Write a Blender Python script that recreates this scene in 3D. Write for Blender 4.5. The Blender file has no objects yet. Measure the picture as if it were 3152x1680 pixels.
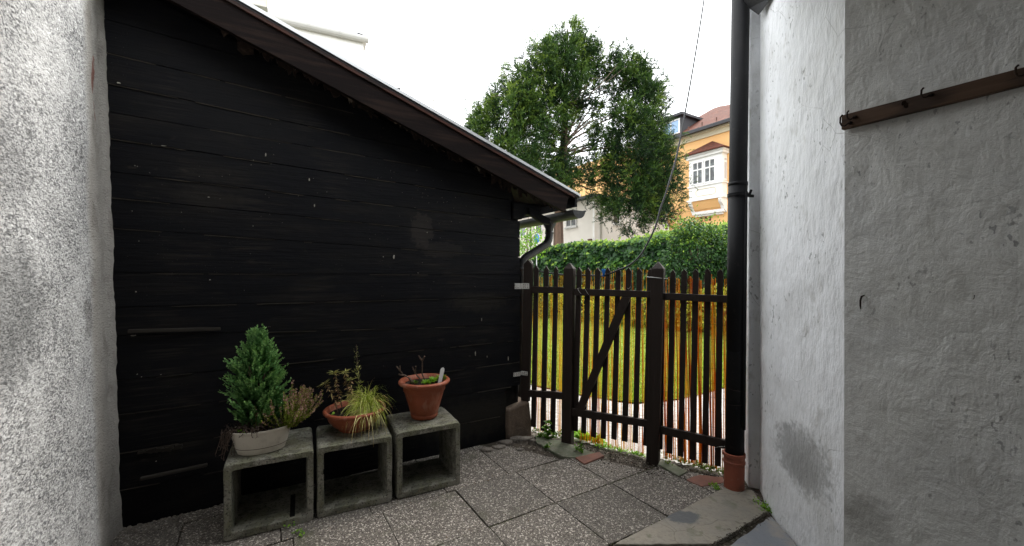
import bpy, bmesh, math, random
import numpy as np
from mathutils import Vector, Matrix, noise
R = math.radians
random.seed(7); rng = np.random.default_rng(7)
scene = bpy.context.scene
COL = scene.collection
# ------------------------------------------------------------------ camera, sky, sun, exposure
CU, CV, F, CH = 1576.0, 840.0, 1272.0, 1.56
cd = bpy.data.cameras.new('camera'); cam = bpy.data.objects.new('camera', cd); COL.objects.link(cam)
cam.location = (0, 0, CH); cam.rotation_euler = (R(90), 0, 0)
cd.sensor_width = 36.0; cd.lens = 36.0*F/3152.0; cd.clip_start = .02; cd.clip_end = 1500
scene.camera = cam
SUN_EL, SUN_AZ = R(50), R(38)
w = bpy.data.worlds.new('World'); scene.world = w; w.use_nodes = True
nt = w.node_tree; nt.nodes.clear()
wo = nt.nodes.new('ShaderNodeOutputWorld'); bg = nt.nodes.new('ShaderNodeBackground')
sky = nt.nodes.new('ShaderNodeTexSky'); sky.sky_type = 'NISHITA'; sky.sun_disc = False
sky.sun_elevation = SUN_EL; sky.sun_rotation = SUN_AZ; sky.dust_density = 3
tc = nt.nodes.new('ShaderNodeTexCoord'); nz = nt.nodes.new('ShaderNodeTexNoise'); nz.inputs['Scale'].default_value = 2.2; nz.inputs['Detail'].default_value = 4
rp = nt.nodes.new('ShaderNodeMapRange'); rp.inputs['To Min'].default_value = .9; rp.inputs['To Max'].default_value = 1.0
mx = nt.nodes.new('ShaderNodeMix'); mx.data_type = 'RGBA'; mx.inputs[7].default_value = (10.5, 10.8, 11.0, 1)
nt.links.new(tc.outputs['Generated'], nz.inputs['Vector']); nt.links.new(nz.outputs[0], rp.inputs[0]); nt.links.new(rp.outputs[0], mx.inputs[0])
nt.links.new(sky.outputs[0], mx.inputs[6]); nt.links.new(mx.outputs[2], bg.inputs[0]); bg.inputs[1].default_value = .1
nt.links.new(bg.outputs[0], wo.inputs[0])
sl = bpy.data.lights.new('sun', 'SUN'); sl.energy = 1.4; sl.angle = R(36); sl.color = (1, .96, .9)
so = bpy.data.objects.new('sun', sl); COL.objects.link(so)
sd = Vector((math.sin(SUN_AZ)*math.cos(SUN_EL), math.cos(SUN_AZ)*math.cos(SUN_EL), math.sin(SUN_EL)))
so.rotation_euler = (-sd).to_track_quat('-Z', 'Y').to_euler()
scene.view_settings.view_transform = 'Standard'; scene.view_settings.look = 'None'
scene.view_settings.exposure = 1.72; scene.view_settings.gamma = 1; scene.view_settings.use_curve_mapping = False
scene.render.engine = 'CYCLES'; scene.cycles.max_bounces = 8; scene.cycles.diffuse_bounces = 5
scene.cycles.use_denoising = True

CEIL_L = 1.35
# ------------------------------------------------------------------ helpers
def G(u, v, z=0.0):                       # pixel -> point on a level surface
    Y = (CH-z)*F/(v-CV); return ((u-CU)/F*Y, Y)
def D(u, v, Y): return ((u-CU)/F*Y, Y, CH-(v-CV)/F*Y)
class Frame:
    def __init__(s, P, d):
        l = math.hypot(*d); s.P = P; s.d = (d[0]/l, d[1]/l); s.n = (-s.d[1], s.d[0]); s.ang = math.atan2(s.d[1], s.d[0])
    def un(s, u, v, off=0.0):
        q = (u-CU)/F; k = (off+s.n[0]*s.P[0]+s.n[1]*s.P[1])/(s.n[0]*q+s.n[1])
        return ((q*k-s.P[0])*s.d[0]+(k-s.P[1])*s.d[1], off, CH-(v-CV)/F*k)
    def loc(s, X, Y): return ((X-s.P[0])*s.d[0]+(Y-s.P[1])*s.d[1], (X-s.P[0])*s.n[0]+(Y-s.P[1])*s.n[1])
    def w(s, x, y): return (s.P[0]+x*s.d[0]+y*s.n[0], s.P[1]+x*s.d[1]+y*s.n[1])
def thing(name, label, cat, loc=(0, 0, 0), rz=0, group=None):
    o = bpy.data.objects.new(name, None); COL.objects.link(o); o.empty_display_size = .1
    o.location = loc; o.rotation_euler = (0, 0, rz); o['label'] = label; o['category'] = cat
    if group: o['group'] = group
    return o
def tag(o, label, cat, group=None):
    o['label'] = label; o['category'] = cat
    if group: o['group'] = group
    return o
class MB:
    def __init__(s): s.v = []; s.f = []; s.mk = None
    def add(s, v, f):
        b = len(s.v); s.v += [tuple(p) for p in v]; s.f += [tuple(i+b for i in q) for q in f]
    def box(s, x0, x1, y0, y1, z0, z1):
        v = [(x, y, z) for z in (z0, z1) for y in (y0, y1) for x in (x0, x1)]
        s.add(v, [(0, 2, 3, 1), (4, 5, 7, 6), (0, 1, 5, 4), (2, 6, 7, 3), (0, 4, 6, 2), (1, 3, 7, 5)])
    def prism(s, poly, y0, y1):           # poly of (x,z), extruded along y
        n = len(poly); v = [(x, y0, z) for x, z in poly]+[(x, y1, z) for x, z in poly]
        s.add(v, [tuple(range(n)), tuple(range(2*n-1, n-1, -1))]+[(i, n+i, n+(i+1) % n, (i+1) % n) for i in range(n)])
    def slab(s, poly, z0, z1):            # poly of (x,y), extruded along z
        n = len(poly); v = [(x, y, z0) for x, y in poly]+[(x, y, z1) for x, y in poly]
        s.add(v, [tuple(range(n-1, -1, -1)), tuple(range(n, 2*n))]+[(i, (i+1) % n, n+(i+1) % n, n+i) for i in range(n)])
    def bar(s, a, b, w_, h, up=(0, 0, 1)):
        a, b, up = Vector(a), Vector(b), Vector(up); d = (b-a).normalized(); sx = d.cross(up).normalized()*w_/2; sz = sx.cross(d).normalized()*h/2
        v = [p+i*sx+j*sz for p in (a, b) for i, j in ((-1, -1), (1, -1), (1, 1), (-1, 1))]
        s.add(v, [(0, 1, 2, 3), (7, 6, 5, 4), (0, 4, 5, 1), (1, 5, 6, 2), (2, 6, 7, 3), (3, 7, 4, 0)])
    def tube(s, pts, rad, n=8, cap=True):
        pts = [Vector(p) for p in pts]; m = len(pts)
        rad = rad if hasattr(rad, '__len__') else [rad]*m
        vs = []; ref = None
        for i, p in enumerate(pts):
            t = (pts[min(i+1, m-1)]-pts[max(i-1, 0)]).normalized()
            if ref is None: ref = t.orthogonal().normalized()
            ref = (ref-t*ref.dot(t)).normalized(); b = t.cross(ref)
            vs += [p+(ref*math.cos(2*math.pi*k/n)+b*math.sin(2*math.pi*k/n))*rad[i] for k in range(n)]
        fs = [(i*n+k, i*n+(k+1) % n, (i+1)*n+(k+1) % n, (i+1)*n+k) for i in range(m-1) for k in range(n)]
        if cap: fs += [tuple(range(n-1, -1, -1)), tuple(range((m-1)*n, m*n))]
        s.add(vs, fs)
    def lathe(s, prof, n=40, c=(0, 0, 0), sx=1, sy=1, rz=0, closed=False):
        vs = []
        for r, z in prof:
            for k in range(n):
                a = 2*math.pi*k/n; x = r*math.cos(a)*sx; y = r*math.sin(a)*sy
                vs.append((c[0]+x*math.cos(rz)-y*math.sin(rz), c[1]+x*math.sin(rz)+y*math.cos(rz), c[2]+z))
        m = len(prof)
        fs = [(i*n+k, i*n+(k+1) % n, (i+1)*n+(k+1) % n, (i+1)*n+k) for i in range(m-1) for k in range(n)]
        fs += [tuple(range(n-1, -1, -1))]
        if closed: fs += [tuple(range((m-1)*n, m*n))]
        s.add(vs, fs)
    def build(s, name, mt, parent=None, smooth=False, bevel=0, seg=2, sub=0, mt2=None):
        me = bpy.data.meshes.new(name); me.from_pydata(s.v, [], s.f); me.update()
        if mt2:
            mt2 = mt2 if isinstance(mt2, list) else [mt2]; mk = s.mk if isinstance(s.mk, list) else [s.mk]
            for q in [mt]+mt2: me.materials.append(q)
            me.polygons.foreach_set('material_index', [sum(i >= k for k in mk) for i in range(len(s.f))])
        bm = bmesh.new(); bm.from_mesh(me); bmesh.ops.recalc_face_normals(bm, faces=bm.faces); bm.to_mesh(me); bm.free()
        if smooth: me.polygons.foreach_set('use_smooth', [True]*len(me.polygons))
        o = bpy.data.objects.new(name, me); COL.objects.link(o)
        if not mt2: me.materials.append(mt)
        if parent: o.parent = parent
        if bevel:
            b = o.modifiers.new('bevel', 'BEVEL'); b.width = bevel; b.segments = seg; b.limit_method = 'ANGLE'; b.angle_limit = R(35)
        if sub:
            b = o.modifiers.new('sub', 'SUBSURF'); b.levels = sub; b.render_levels = sub
        return o
def struct(o): o['kind'] = 'structure'; return o
def stuff(o): o['kind'] = 'stuff'; return o
def nrm(a): return a/np.maximum(np.linalg.norm(a, axis=-1, keepdims=True), 1e-9)
# leaf outlines in (across, along) with a small fold
KITE = np.array([(0, 0, 0), (.5, .42, .08), (0, 1, 0), (-.5, .42, .08)])
BLADE = np.array([(-.5, 0, 0), (.5, 0, 0), (.35, .6, .06), (0, 1, 0), (-.35, .6, .06)])
OVAL = np.array([(0, 0, 0), (.4, .25, .1), (.45, .6, .1), (0, 1, -.05), (-.45, .6, .1), (-.4, .25, .1)])
IVY = np.array([(0, 0, 0), (.45, -.08, .02), (.62, .3, -.02), (.33, .45, .07), (.28, .78, 0), (0, 1.05, -.1), (-.28, .78, 0), (-.33, .45, .07), (-.62, .3, -.02), (-.45, -.08, .02)])
def leaves(name, mt, pos, dr, nr, ln, wd, tint, shape=KITE, parent=None):
    pos, dr, nr = map(lambda a: np.asarray(a, float), (pos, dr, nr)); N = len(pos)
    dr = nrm(dr); ac = nrm(np.cross(dr, nr)); nn = nrm(np.cross(ac, dr))
    ln = np.broadcast_to(ln, (N,))[:, None, None]; wd = np.broadcast_to(wd, (N,))[:, None, None]
    k = len(shape)
    V = pos[:, None]+ac[:, None]*shape[None, :, 0:1]*wd+dr[:, None]*shape[None, :, 1:2]*ln+nn[:, None]*shape[None, :, 2:3]*ln
    me = bpy.data.meshes.new(name); me.vertices.add(N*k); me.vertices.foreach_set('co', V.reshape(-1).astype(np.float32))
    me.loops.add(N*k); me.loops.foreach_set('vertex_index', np.arange(N*k, dtype=np.int32))
    me.polygons.add(N); me.polygons.foreach_set('loop_start', (np.arange(N)*k).astype(np.int32)); me.polygons.foreach_set('loop_total', np.full(N, k, np.int32))
    me.update(calc_edges=True)
    at = me.attributes.new('tint', 'FLOAT', 'FACE'); at.data.foreach_set('value', np.broadcast_to(tint, (N,)).astype(np.float32))
    me.materials.append(mt); o = bpy.data.objects.new(name, me); COL.objects.link(o)
    if parent: o.parent = parent
    return o
# ------------------------------------------------------------------ materials
def col4(c): return (c[0], c[1], c[2], 1)
def mat(name, col, rough=.8, layers=(), bumps=(), spec=.25, tint=None, transl=None, metal=0, glass=False):
    m = bpy.data.materials.new(name); m.use_nodes = True; n = m.node_tree; N = n.nodes; L = n.links
    bs = N['Principled BSDF']; out = N['Material Output']
    bs.inputs['Roughness'].default_value = rough; bs.inputs['Specular IOR Level'].default_value = spec; bs.inputs['Metallic'].default_value = metal
    tc = N.new('ShaderNodeTexCoord').outputs['Object']
    def tex(kind, scale, stretch=(1, 1, 1), detail=4, rotz=0, warp=0):
        mp = N.new('ShaderNodeMapping'); mp.inputs['Scale'].default_value = stretch; mp.inputs['Rotation'].default_value = (0, 0, rotz)
        L.new(tc, mp.inputs[0]); vec = mp.outputs[0]
        if warp:
            wn = N.new('ShaderNodeTexNoise'); wn.inputs['Scale'].default_value = scale*.7; L.new(vec, wn.inputs['Vector'])
            va = N.new('ShaderNodeVectorMath'); va.operation = 'MULTIPLY_ADD'; va.inputs[1].default_value = (warp,)*3; L.new(wn.outputs[1], va.inputs[0]); L.new(vec, va.inputs[2]); vec = va.outputs[0]
        if kind == 'noise':
            t = N.new('ShaderNodeTexNoise'); t.inputs['Scale'].default_value = scale; t.inputs['Detail'].default_value = detail; t.inputs['Roughness'].default_value = .6
            L.new(vec, t.inputs['Vector']); return t.outputs[0]
        if kind == 'wave':
            t = N.new('ShaderNodeTexWave'); t.inputs['Scale'].default_value = scale; t.inputs['Distortion'].default_value = 6; t.inputs['Detail'].default_value = 3
            L.new(vec, t.inputs['Vector']); return t.outputs[1]
        t = N.new('ShaderNodeTexVoronoi'); t.inputs['Scale'].default_value = scale; L.new(vec, t.inputs['Vector'])
        if kind == 'crack': t.feature = 'DISTANCE_TO_EDGE'; return t.outputs['Distance']
        if kind == 'cell':
            sp = N.new('ShaderNodeSeparateColor'); L.new(t.outputs['Color'], sp.inputs[0]); return sp.outputs[0]
        return t.outputs['Distance']
    def ramp(sock, lo, hi, a=0., b=1.):
        r = N.new('ShaderNodeMapRange'); r.interpolation_type = 'SMOOTHSTEP'; r.inputs[1].default_value = lo; r.inputs[2].default_value = hi
        r.inputs[3].default_value = a; r.inputs[4].default_value = b; L.new(sock, r.inputs[0]); return r.outputs[0]
    cur = None
    if tint:
        at = N.new('ShaderNodeAttribute'); at.attribute_name = 'tint'; cr = N.new('ShaderNodeValToRGB'); L.new(at.outputs['Fac'], cr.inputs[0])
        el = cr.color_ramp.elements
        while len(el) < len(tint): el.new(.5)
        for i, (p, c) in enumerate(tint): el[i].position = p; el[i].color = col4(c)
        cur = cr.outputs[0]
    for ly in layers:
        kind, sc, lo, hi, c2, amt = ly[:6]; kw = ly[6] if len(ly) > 6 else {}
        if kind == 'blob':                # a stain: centre, radii, edge broken up by noise
            c0, rad = sc, lo
            va = N.new('ShaderNodeVectorMath'); va.operation = 'SUBTRACT'; L.new(tc, va.inputs[0]); va.inputs[1].default_value = c0
            vb = N.new('ShaderNodeVectorMath'); vb.operation = 'DIVIDE'; L.new(va.outputs[0], vb.inputs[0]); vb.inputs[1].default_value = rad
            vl = N.new('ShaderNodeVectorMath'); vl.operation = 'LENGTH'; L.new(vb.outputs[0], vl.inputs[0])
            nn = tex('noise', hi, detail=5); ma = N.new('ShaderNodeMath'); ma.operation = 'MULTIPLY_ADD'; L.new(nn, ma.inputs[0]); ma.inputs[1].default_value = 1.3; L.new(vl.outputs['Value'], ma.inputs[2])
            fac = ramp(ma.outputs[0], kw.get('e0', 1.75), kw.get('e1', 1.35), 0, amt)
        else:
            k2 = {k: v for k, v in kw.items() if k in ('stretch', 'detail', 'rotz', 'warp')}
            fac = ramp(tex(kind, sc, **k2), lo, hi, 0, amt)
            if 'mask' in kw:
                mk = ramp(tex('noise', kw['mask'][0]), kw['mask'][1], kw['mask'][2]); mm = N.new('ShaderNodeMath'); mm.operation = 'MULTIPLY'; L.new(fac, mm.inputs[0]); L.new(mk, mm.inputs[1]); fac = mm.outputs[0]
            if 'attr' in kw:
                at = N.new('ShaderNodeAttribute'); at.attribute_name = kw['attr']; mm = N.new('ShaderNodeMath'); mm.operation = 'MULTIPLY'; L.new(fac, mm.inputs[0]); L.new(at.outputs['Fac'], mm.inputs[1]); fac = mm.outputs[0]
        mxn = N.new('ShaderNodeMix'); mxn.data_type = 'RGBA'; L.new(fac, mxn.inputs[0])
        if cur is None: mxn.inputs[6].default_value = col4(col)
        else: L.new(cur, mxn.inputs[6])
        mxn.inputs[7].default_value = col4(c2); cur = mxn.outputs[2]
    if cur is None: bs.inputs['Base Color'].default_value = col4(col)
    else: L.new(cur, bs.inputs['Base Color'])
    nprev = None
    for b in bumps:
        kind, sc, st, dist = b[:4]; kw = b[4] if len(b) > 4 else {}
        bn = N.new('ShaderNodeBump'); bn.inputs['Strength'].default_value = st; bn.inputs['Distance'].default_value = dist
        L.new(tex(kind, sc, **kw), bn.inputs['Height'])
        if nprev: L.new(nprev, bn.inputs['Normal'])
        nprev = bn.outputs[0]
    if nprev: L.new(nprev, bs.inputs['Normal'])
    if transl:
        tr = N.new('ShaderNodeBsdfTranslucent'); ms = N.new('ShaderNodeMixShader'); ms.inputs[0].default_value = transl
        if cur is not None: 
            gm = N.new('ShaderNodeMix'); gm.data_type = 'RGBA'; gm.blend_type = 'MULTIPLY'; gm.inputs[0].default_value = 1; L.new(cur, gm.inputs[6]); gm.inputs[7].default_value = (1.5, 1.5, .8, 1); L.new(gm.outputs[2], tr.inputs[0])
        else: tr.inputs[0].default_value = col4(col)
        L.new(bs.outputs[0], ms.inputs[1]); L.new(tr.outputs[0], ms.inputs[2]); L.new(ms.outputs[0], out.inputs[0])
    return m
GR = dict(stretch=(.06, 1, 1))
M = {}
M['black_wood'] = mat('black_wood', (.0020, .0022, .0040), .72, [
    ('noise', 2.3, .46, .62, (.0038, .0038, .0050), .9, dict(stretch=(.5, 1, 1.6))),
    ('noise', 7, .50, .68, (.0105, .009, .0085), .75, dict(stretch=(.22, 1, 1))),
    ('noise', 70, .48, .66, (.026, .022, .018), .6, dict(stretch=(.04, 1, 1), mask=(2.2, .46, .62))),
    ('noise', 16, .60, .70, (.040, .034, .028), .6, dict(stretch=(.35, 1, 1), detail=8, mask=(1.4, .52, .62))),
    ('noise', 160, .67, .72, (.16, .15, .135), .6, dict(stretch=(.7, 1, 1), mask=(1.5, .48, .60))),
    ('blob', (-.79, 0, 1.93), (.12, .4, .17), 22, (.045, .038, .033), .40, dict(e0=1.50, e1=1.42)),
    ('blob', (-.62, 0, 1.76), (.24, .4, .08), 26, (.028, .024, .021), .4, dict(e0=1.52, e1=1.44)),
    ('blob', (-2.25, 0, 2.05), (.22, .4, .07), 22, (.020, .017, .014), .5, dict(e0=1.8, e1=1.2)),
    ('blob', (-.25, 0, 1.30), (.30, .4, .10), 22, (.022, .019, .015), .6, dict(e0=1.8, e1=1.2)),
    ('blob', (-.3, 0, .25), (.7, .4, .22), 18, (.020, .018, .014), .7, dict(e0=1.8, e1=1.0))],
    [('noise', 80, .6, .005, dict(stretch=(.05, 1, 1))), ('noise', 14, .4, .012, dict(stretch=(.3, 1, 1)))], spec=.2)
M['brown_board'] = mat('brown_board', (.0072, .0045, .0042), .7, [
    ('noise', 30, .45, .7, (.022, .013, .010), .8, dict(stretch=(.06, 1, 1))),
    ('noise', 130, .68, .74, (.09, .08, .07), .5, dict(mask=(3, .5, .6)))],
    [('noise', 70, .4, .004, GR)], spec=.08)
M['red_batten'] = mat('red_batten', (.055, .019, .012), .6, [('noise', 25, .45, .65, (.015, .01, .008), .9, GR)], [('noise', 60, .5, .004, GR)])
M['fence_wood'] = mat('fence_wood', (.016, .0095, .0068), .68, [
    ('noise', 40, .45, .7, (.022, .014, .011), .8, dict(stretch=(1, 1, .05))), ('noise', 6, .55, .75, (.011, .009, .007), .8)],
    [('noise', 90, .6, .004, dict(stretch=(1, 1, .05))), ('noise', 9, .3, .01)], spec=.3)
M['rail_wood'] = mat('rail_wood', (.09, .052, .032), .65, [
    ('wave', 9, .2, .9, (.036, .022, .015), .8, dict(stretch=(.1, 1, 1.5))), ('noise', 30, .5, .7, (.13, .08, .05), .5, dict(stretch=(.08, 1, 1)))],
    [('noise', 70, .5, .004, dict(stretch=(.08, 1, 1)))])
M['metal_edge'] = mat('metal_edge', (.55, .56, .57), .35, metal=.7, spec=.5)
M['gutter'] = mat('gutter', (.011, .0115, .013), .5, [('noise', 8, .45, .7, (.045, .045, .045), .6), ('noise', 50, .6, .7, (.2, .2, .19), .3, dict(mask=(6, .55, .65)))], [('noise', 40, .15, .003)], spec=.5)
M['pipe_black'] = mat('pipe_black', (.0035, .0037, .005), .6, [('noise', 5, .5, .7, (.009, .0085, .0085), .7), ('noise', 30, .6, .7, (.03, .027, .024), .35), ('noise', 110, .72, .76, (.2, .2, .2), .5)], [('noise', 20, .25, .004)], spec=.22)
M['terracotta_pipe'] = mat('terracotta_pipe', (.25, .075, .045), .6, [('noise', 9, .45, .7, (.13, .05, .035), .7), ('noise', 40, .6, .75, (.3, .2, .15), .4)], [('noise', 60, .15, .002)])
M['terracotta'] = mat('terracotta', (.30, .078, .036), .55, [('noise', 14, .5, .75, (.20, .06, .035), .7), ('noise', 11, .54, .64, (.42, .20, .14), .55, dict(stretch=(1, 1, .35), detail=7)), ('noise', 60, .62, .75, (.4, .26, .2), .35)], [('noise', 80, .12, .002)], spec=.35)
M['beige_pot'] = mat('beige_pot', (.60, .55, .47), .5, [('noise', 9, .5, .75, (.30, .26, .21), .5), ('noise', 80, .62, .7, (.2, .17, .13), .3)], spec=.4)
M['pot_line'] = mat('pot_line', (.08, .06, .05), .6)
M['concrete'] = mat('concrete', (.24, .235, .19), .92, [
    ('noise', 6, .42, .56, (.115, .118, .052), .95), ('noise', 3.1, .50, .58, (.30, .285, .25), .8), ('noise', 16, .50, .60, (.062, .062, .038), .85), 
    ('vor', 130, .10, .3, (.32, .31, .27), .35), ('noise', 75, .55, .63, (.035, .035, .025), .8)],
    [('noise', 110, .9, .010), ('noise', 25, .8, .025)])
M['slab'] = mat('slab', (.145, .126, .110), .88, [
    ('noise', 2.2, .35, .65, (.115, .10, .09), .7), ('cell', 165, .50, .56, (.25, .225, .195), .85), ('cell', 120, .82, .86, (.58, .53, .47), .95), ('cell', 210, .34, .28, (.045, .038, .034), .85), ('noise', 3.5, .56, .70, (.085, .085, .055), .65), ('noise', 9, .60, .72, (.06, .052, .045), .6), ('noise', 1, .0, .05, (.07, .066, .058), .42, dict(attr='tone'))],
    [('vor', 165, .7, .004), ('noise', 8, .2, .01)])
M['limestone'] = mat('limestone', (.25, .225, .185), .85, [
    ('crack', 3.5, .012, .002, (.07, .065, .05), .7, dict(warp=.3, mask=(2.5, .48, .56))), ('noise', 7, .55, .62, (.11, .115, .075), .6),
    ('noise', 4, .4, .65, (.22, .205, .18), .8), ('noise', 30, .5, .7, (.17, .155, .13), .5), ('noise', 90, .62, .7, (.08, .07, .06), .5),
    ('blob', (1.075, 2.625, 0), (.13, .075, .3), 22, (.10, .105, .11), .95)], [('noise', 40, .8, .010), ('noise', 9, .7, .03)])
M['blue_stone'] = mat('blue_stone', (.19, .20, .22), .7, [('noise', 6, .45, .65, (.28, .255, .22), .7), ('noise', 60, .6, .7, (.08, .08, .08), .4)], [('noise', 30, .4, .006)])
M['green_stone'] = mat('green_stone', (.115, .125, .085), .8, [('noise', 9, .45, .65, (.19, .18, .15), .6), ('noise', 60, .55, .7, (.05, .06, .03), .6)], [('noise', 30, .5, .008)])
M['brick'] = mat('brick', (.21, .10, .075), .85, [('noise', 14, .45, .65, (.14, .085, .07), .7)], [('noise', 60, .5, .004)])
M['plinth'] = mat('plinth', (.135, .10, .075), .9, [('noise', 7, .45, .65, (.08, .062, .05), .8), ('noise', 50, .5, .7, (.2, .16, .12), .4)], [('noise', 30, .7, .012), ('noise', 7, .4, .03)])
M['mortar'] = mat('mortar', (.16, .14, .12), .95, [('noise', 12, .45, .65, (.09, .08, .07), .8), ('cell', 90, .8, .9, (.3, .28, .25), .5)], [('noise', 40, .8, .01)])
M['soil'] = mat('soil', (.045, .036, .028), .95, [('noise', 14, .45, .65, (.08, .066, .05), .7), ('cell', 70, .86, .92, (.22, .2, .17), .7), ('noise', 5, .55, .7, (.03, .035, .015), .6)], [('noise', 60, .9, .01), ('vor', 50, .4, .01)])
M['pot_soil'] = mat('pot_soil', (.012, .009, .007), .95, [('cell', 160, .88, .93, (.09, .06, .04), .7)], [('noise', 120, 1, .008)])
M['white_gravel'] = mat('white_gravel', (.48, .46, .43), .9, [('cell', 45, .1, .4, (.28, .265, .24), .7), ('noise', 3, .5, .7, (.36, .34, .3), .5)], [('vor', 45, .8, .01)])
M['town_ground'] = mat('town_ground', (.20, .19, .175), .95, [('noise', .3, .4, .65, (.13, .13, .11), .7), ('noise', 6, .45, .7, (.26, .25, .23), .4)])
M['lawn'] = mat('lawn', (.19, .25, .03), .9, [('noise', 1.2, .4, .65, (.24, .26, .04), .7), ('noise', 30, .4, .7, (.10, .15, .02), .6)], [('noise', 60, 1, .03)])
M['grass'] = mat('grass', (.1, .2, .03), .6, tint=[(0, (.12, .2, .02)), (.6, (.24, .33, .04)), (1, (.45, .45, .10))], transl=.35)
M['reed'] = mat('reed', (.4, .2, .05), .5, tint=[(0, (.20, .055, .012)), (.35, (.56, .23, .036)), (.7, (.62, .38, .06)), (1, (.70, .58, .20))], transl=.5)
M['wire'] = mat('wire', (.05, .04, .035), .5, metal=.5)
M['silver_wire'] = mat('silver_wire', (.5, .5, .48), .4, metal=.8)
M['cable'] = mat('cable', (.012, .012, .014), .45, spec=.4)
M['steel_plate'] = mat('steel_plate', (.6, .59, .56), .5, [('noise', 30, .5, .7, (.3, .24, .19), .6)], metal=.15)
M['rust'] = mat('rust', (.028, .018, .013), .7, [('noise', 50, .5, .7, (.07, .035, .02), .6)], [('noise', 100, .3, .002)], metal=.3)
M['hole'] = mat('hole', (.004, .004, .004), .9)
M['fleck'] = mat('fleck', (.42, .40, .34), .8, [('noise', 60, .45, .65, (.16, .14, .11), .7)])
M['debris'] = mat('debris', (.026, .017, .013), .9, [('noise', 20, .5, .7, (.07, .045, .032), .7), ('noise', 6, .60, .66, (.30, .25, .19), .7)], [('noise', 40, .6, .006)])
M['grey_stick'] = mat('grey_stick', (.035, .03, .025), .8, [('noise', 40, .45, .65, (.025, .022, .018), .8, GR)], [('noise', 80, .6, .004, GR)])
M['lighter_brown'] = mat('lighter_brown', (.055, .047, .038), .8, [('noise', 30, .45, .6, (.02, .017, .014), .9, dict(stretch=(.1, 1, 1)))])
M['blue'] = mat('blue', (.02, .16, .5), .5)
M['twig'] = mat('twig', (.09, .06, .045), .85, [('noise', 60, .45, .65, (.17, .13, .1), .7)], [('noise', 90, .6, .003)])
M['tag_white'] = mat('tag_white', (.62, .62, .6), .4)
M['bark'] = mat('bark', (.15, .095, .07), .9, [('noise', 7, .4, .65, (.06, .04, .03), .9, dict(stretch=(1, 1, .15)))], [('noise', 10, 1, .06, dict(stretch=(1, 1, .12)))])
M['limb'] = mat('limb', (.22, .175, .14), .9, [('noise', 9, .45, .65, (.10, .075, .06), .8)])
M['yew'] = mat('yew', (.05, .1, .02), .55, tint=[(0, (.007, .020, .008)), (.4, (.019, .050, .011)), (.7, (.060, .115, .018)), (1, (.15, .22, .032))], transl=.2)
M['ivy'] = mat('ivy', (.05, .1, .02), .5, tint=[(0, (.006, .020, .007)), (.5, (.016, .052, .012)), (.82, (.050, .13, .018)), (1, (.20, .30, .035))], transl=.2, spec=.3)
M['yellow_leaf'] = mat('yellow_leaf', (.3, .35, .05), .5, tint=[(0, (.05, .10, .015)), (.5, (.20, .26, .03)), (1, (.50, .45, .07))], transl=.4)
M['bright_leaf'] = mat('bright_leaf', (.15, .3, .04), .5, tint=[(0, (.035, .11, .018)), (1, (.28, .50, .05))], transl=.45)
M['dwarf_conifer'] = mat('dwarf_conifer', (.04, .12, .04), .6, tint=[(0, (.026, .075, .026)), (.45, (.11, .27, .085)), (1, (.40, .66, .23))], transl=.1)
M['heather'] = mat('heather', (.1, .1, .02), .6, tint=[(0, (.06, .09, .012)), (.48, (.26, .33, .035)), (.56, (.32, .15, .13)), (1, (.66, .44, .40))], transl=.15)
M['tuft'] = mat('tuft', (.4, .4, .1), .5, tint=[(0, (.08, .17, .02)), (.4, (.38, .46, .06)), (.75, (.66, .62, .28)), (1, (.50, .30, .14))], transl=.2)
M['spurge'] = mat('spurge', (.3, .3, .1), .6, tint=[(0, (.22, .28, .07)), (.5, (.50, .46, .18)), (1, (.46, .27, .17))], transl=.15)
M['dry'] = mat('dry', (.05, .035, .03), .9, tint=[(0, (.02, .014, .012)), (1, (.11, .08, .065))])
M['dry_leaf'] = mat('dry_leaf', (.2, .12, .06), .8, tint=[(0, (.05, .035, .02)), (.6, (.16, .11, .06)), (1, (.42, .36, .28))])
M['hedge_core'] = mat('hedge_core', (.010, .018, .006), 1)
M['orange_render'] = mat('orange_render', (.84, .50, .22), .9, [('noise', .8, .35, .7, (.79, .45, .19), .7), ('noise', 9, .5, .7, (.86, .54, .27), .4)], [('noise', 30, .15, .01)])
M['cream'] = mat('cream', (.70, .62, .47), .9)
M['white_paint'] = mat('white_paint', (.80, .79, .77), .7, [('noise', 5, .5, .75, (.7, .69, .66), .5)])
M['white_house'] = mat('white_house', (.62, .58, .53), .9, [('noise', .7, .4, .7, (.55, .51, .46), .6)], [('noise', 30, .15, .01)])
M['pale_roof'] = mat('pale_roof', (.45, .44, .42), .7)
M['roof_tile'] = mat('roof_tile', (.115, .036, .022), .9, [('noise', 7, .4, .6, (.06, .025, .018), .8), ('noise', 2, .5, .7, (.15, .065, .045), .6)], [('wave', 2.2, .7, .04, dict(stretch=(0, 1, 1)))])
M['dark_roof'] = mat('dark_roof', (.045, .045, .05), .6)
M['glass'] = mat('glass', (.03, .04, .05), .06, [('noise', 2.5, .45, .6, (.12, .15, .16), .8)], spec=.8)
M['sky_glass'] = mat('sky_glass', (.20, .34, .55), .08, spec=.8)
M['brown_frame'] = mat('brown_frame', (.10, .045, .03), .5)
M['curtain'] = mat('curtain', (.5, .5, .5), .8)
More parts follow.
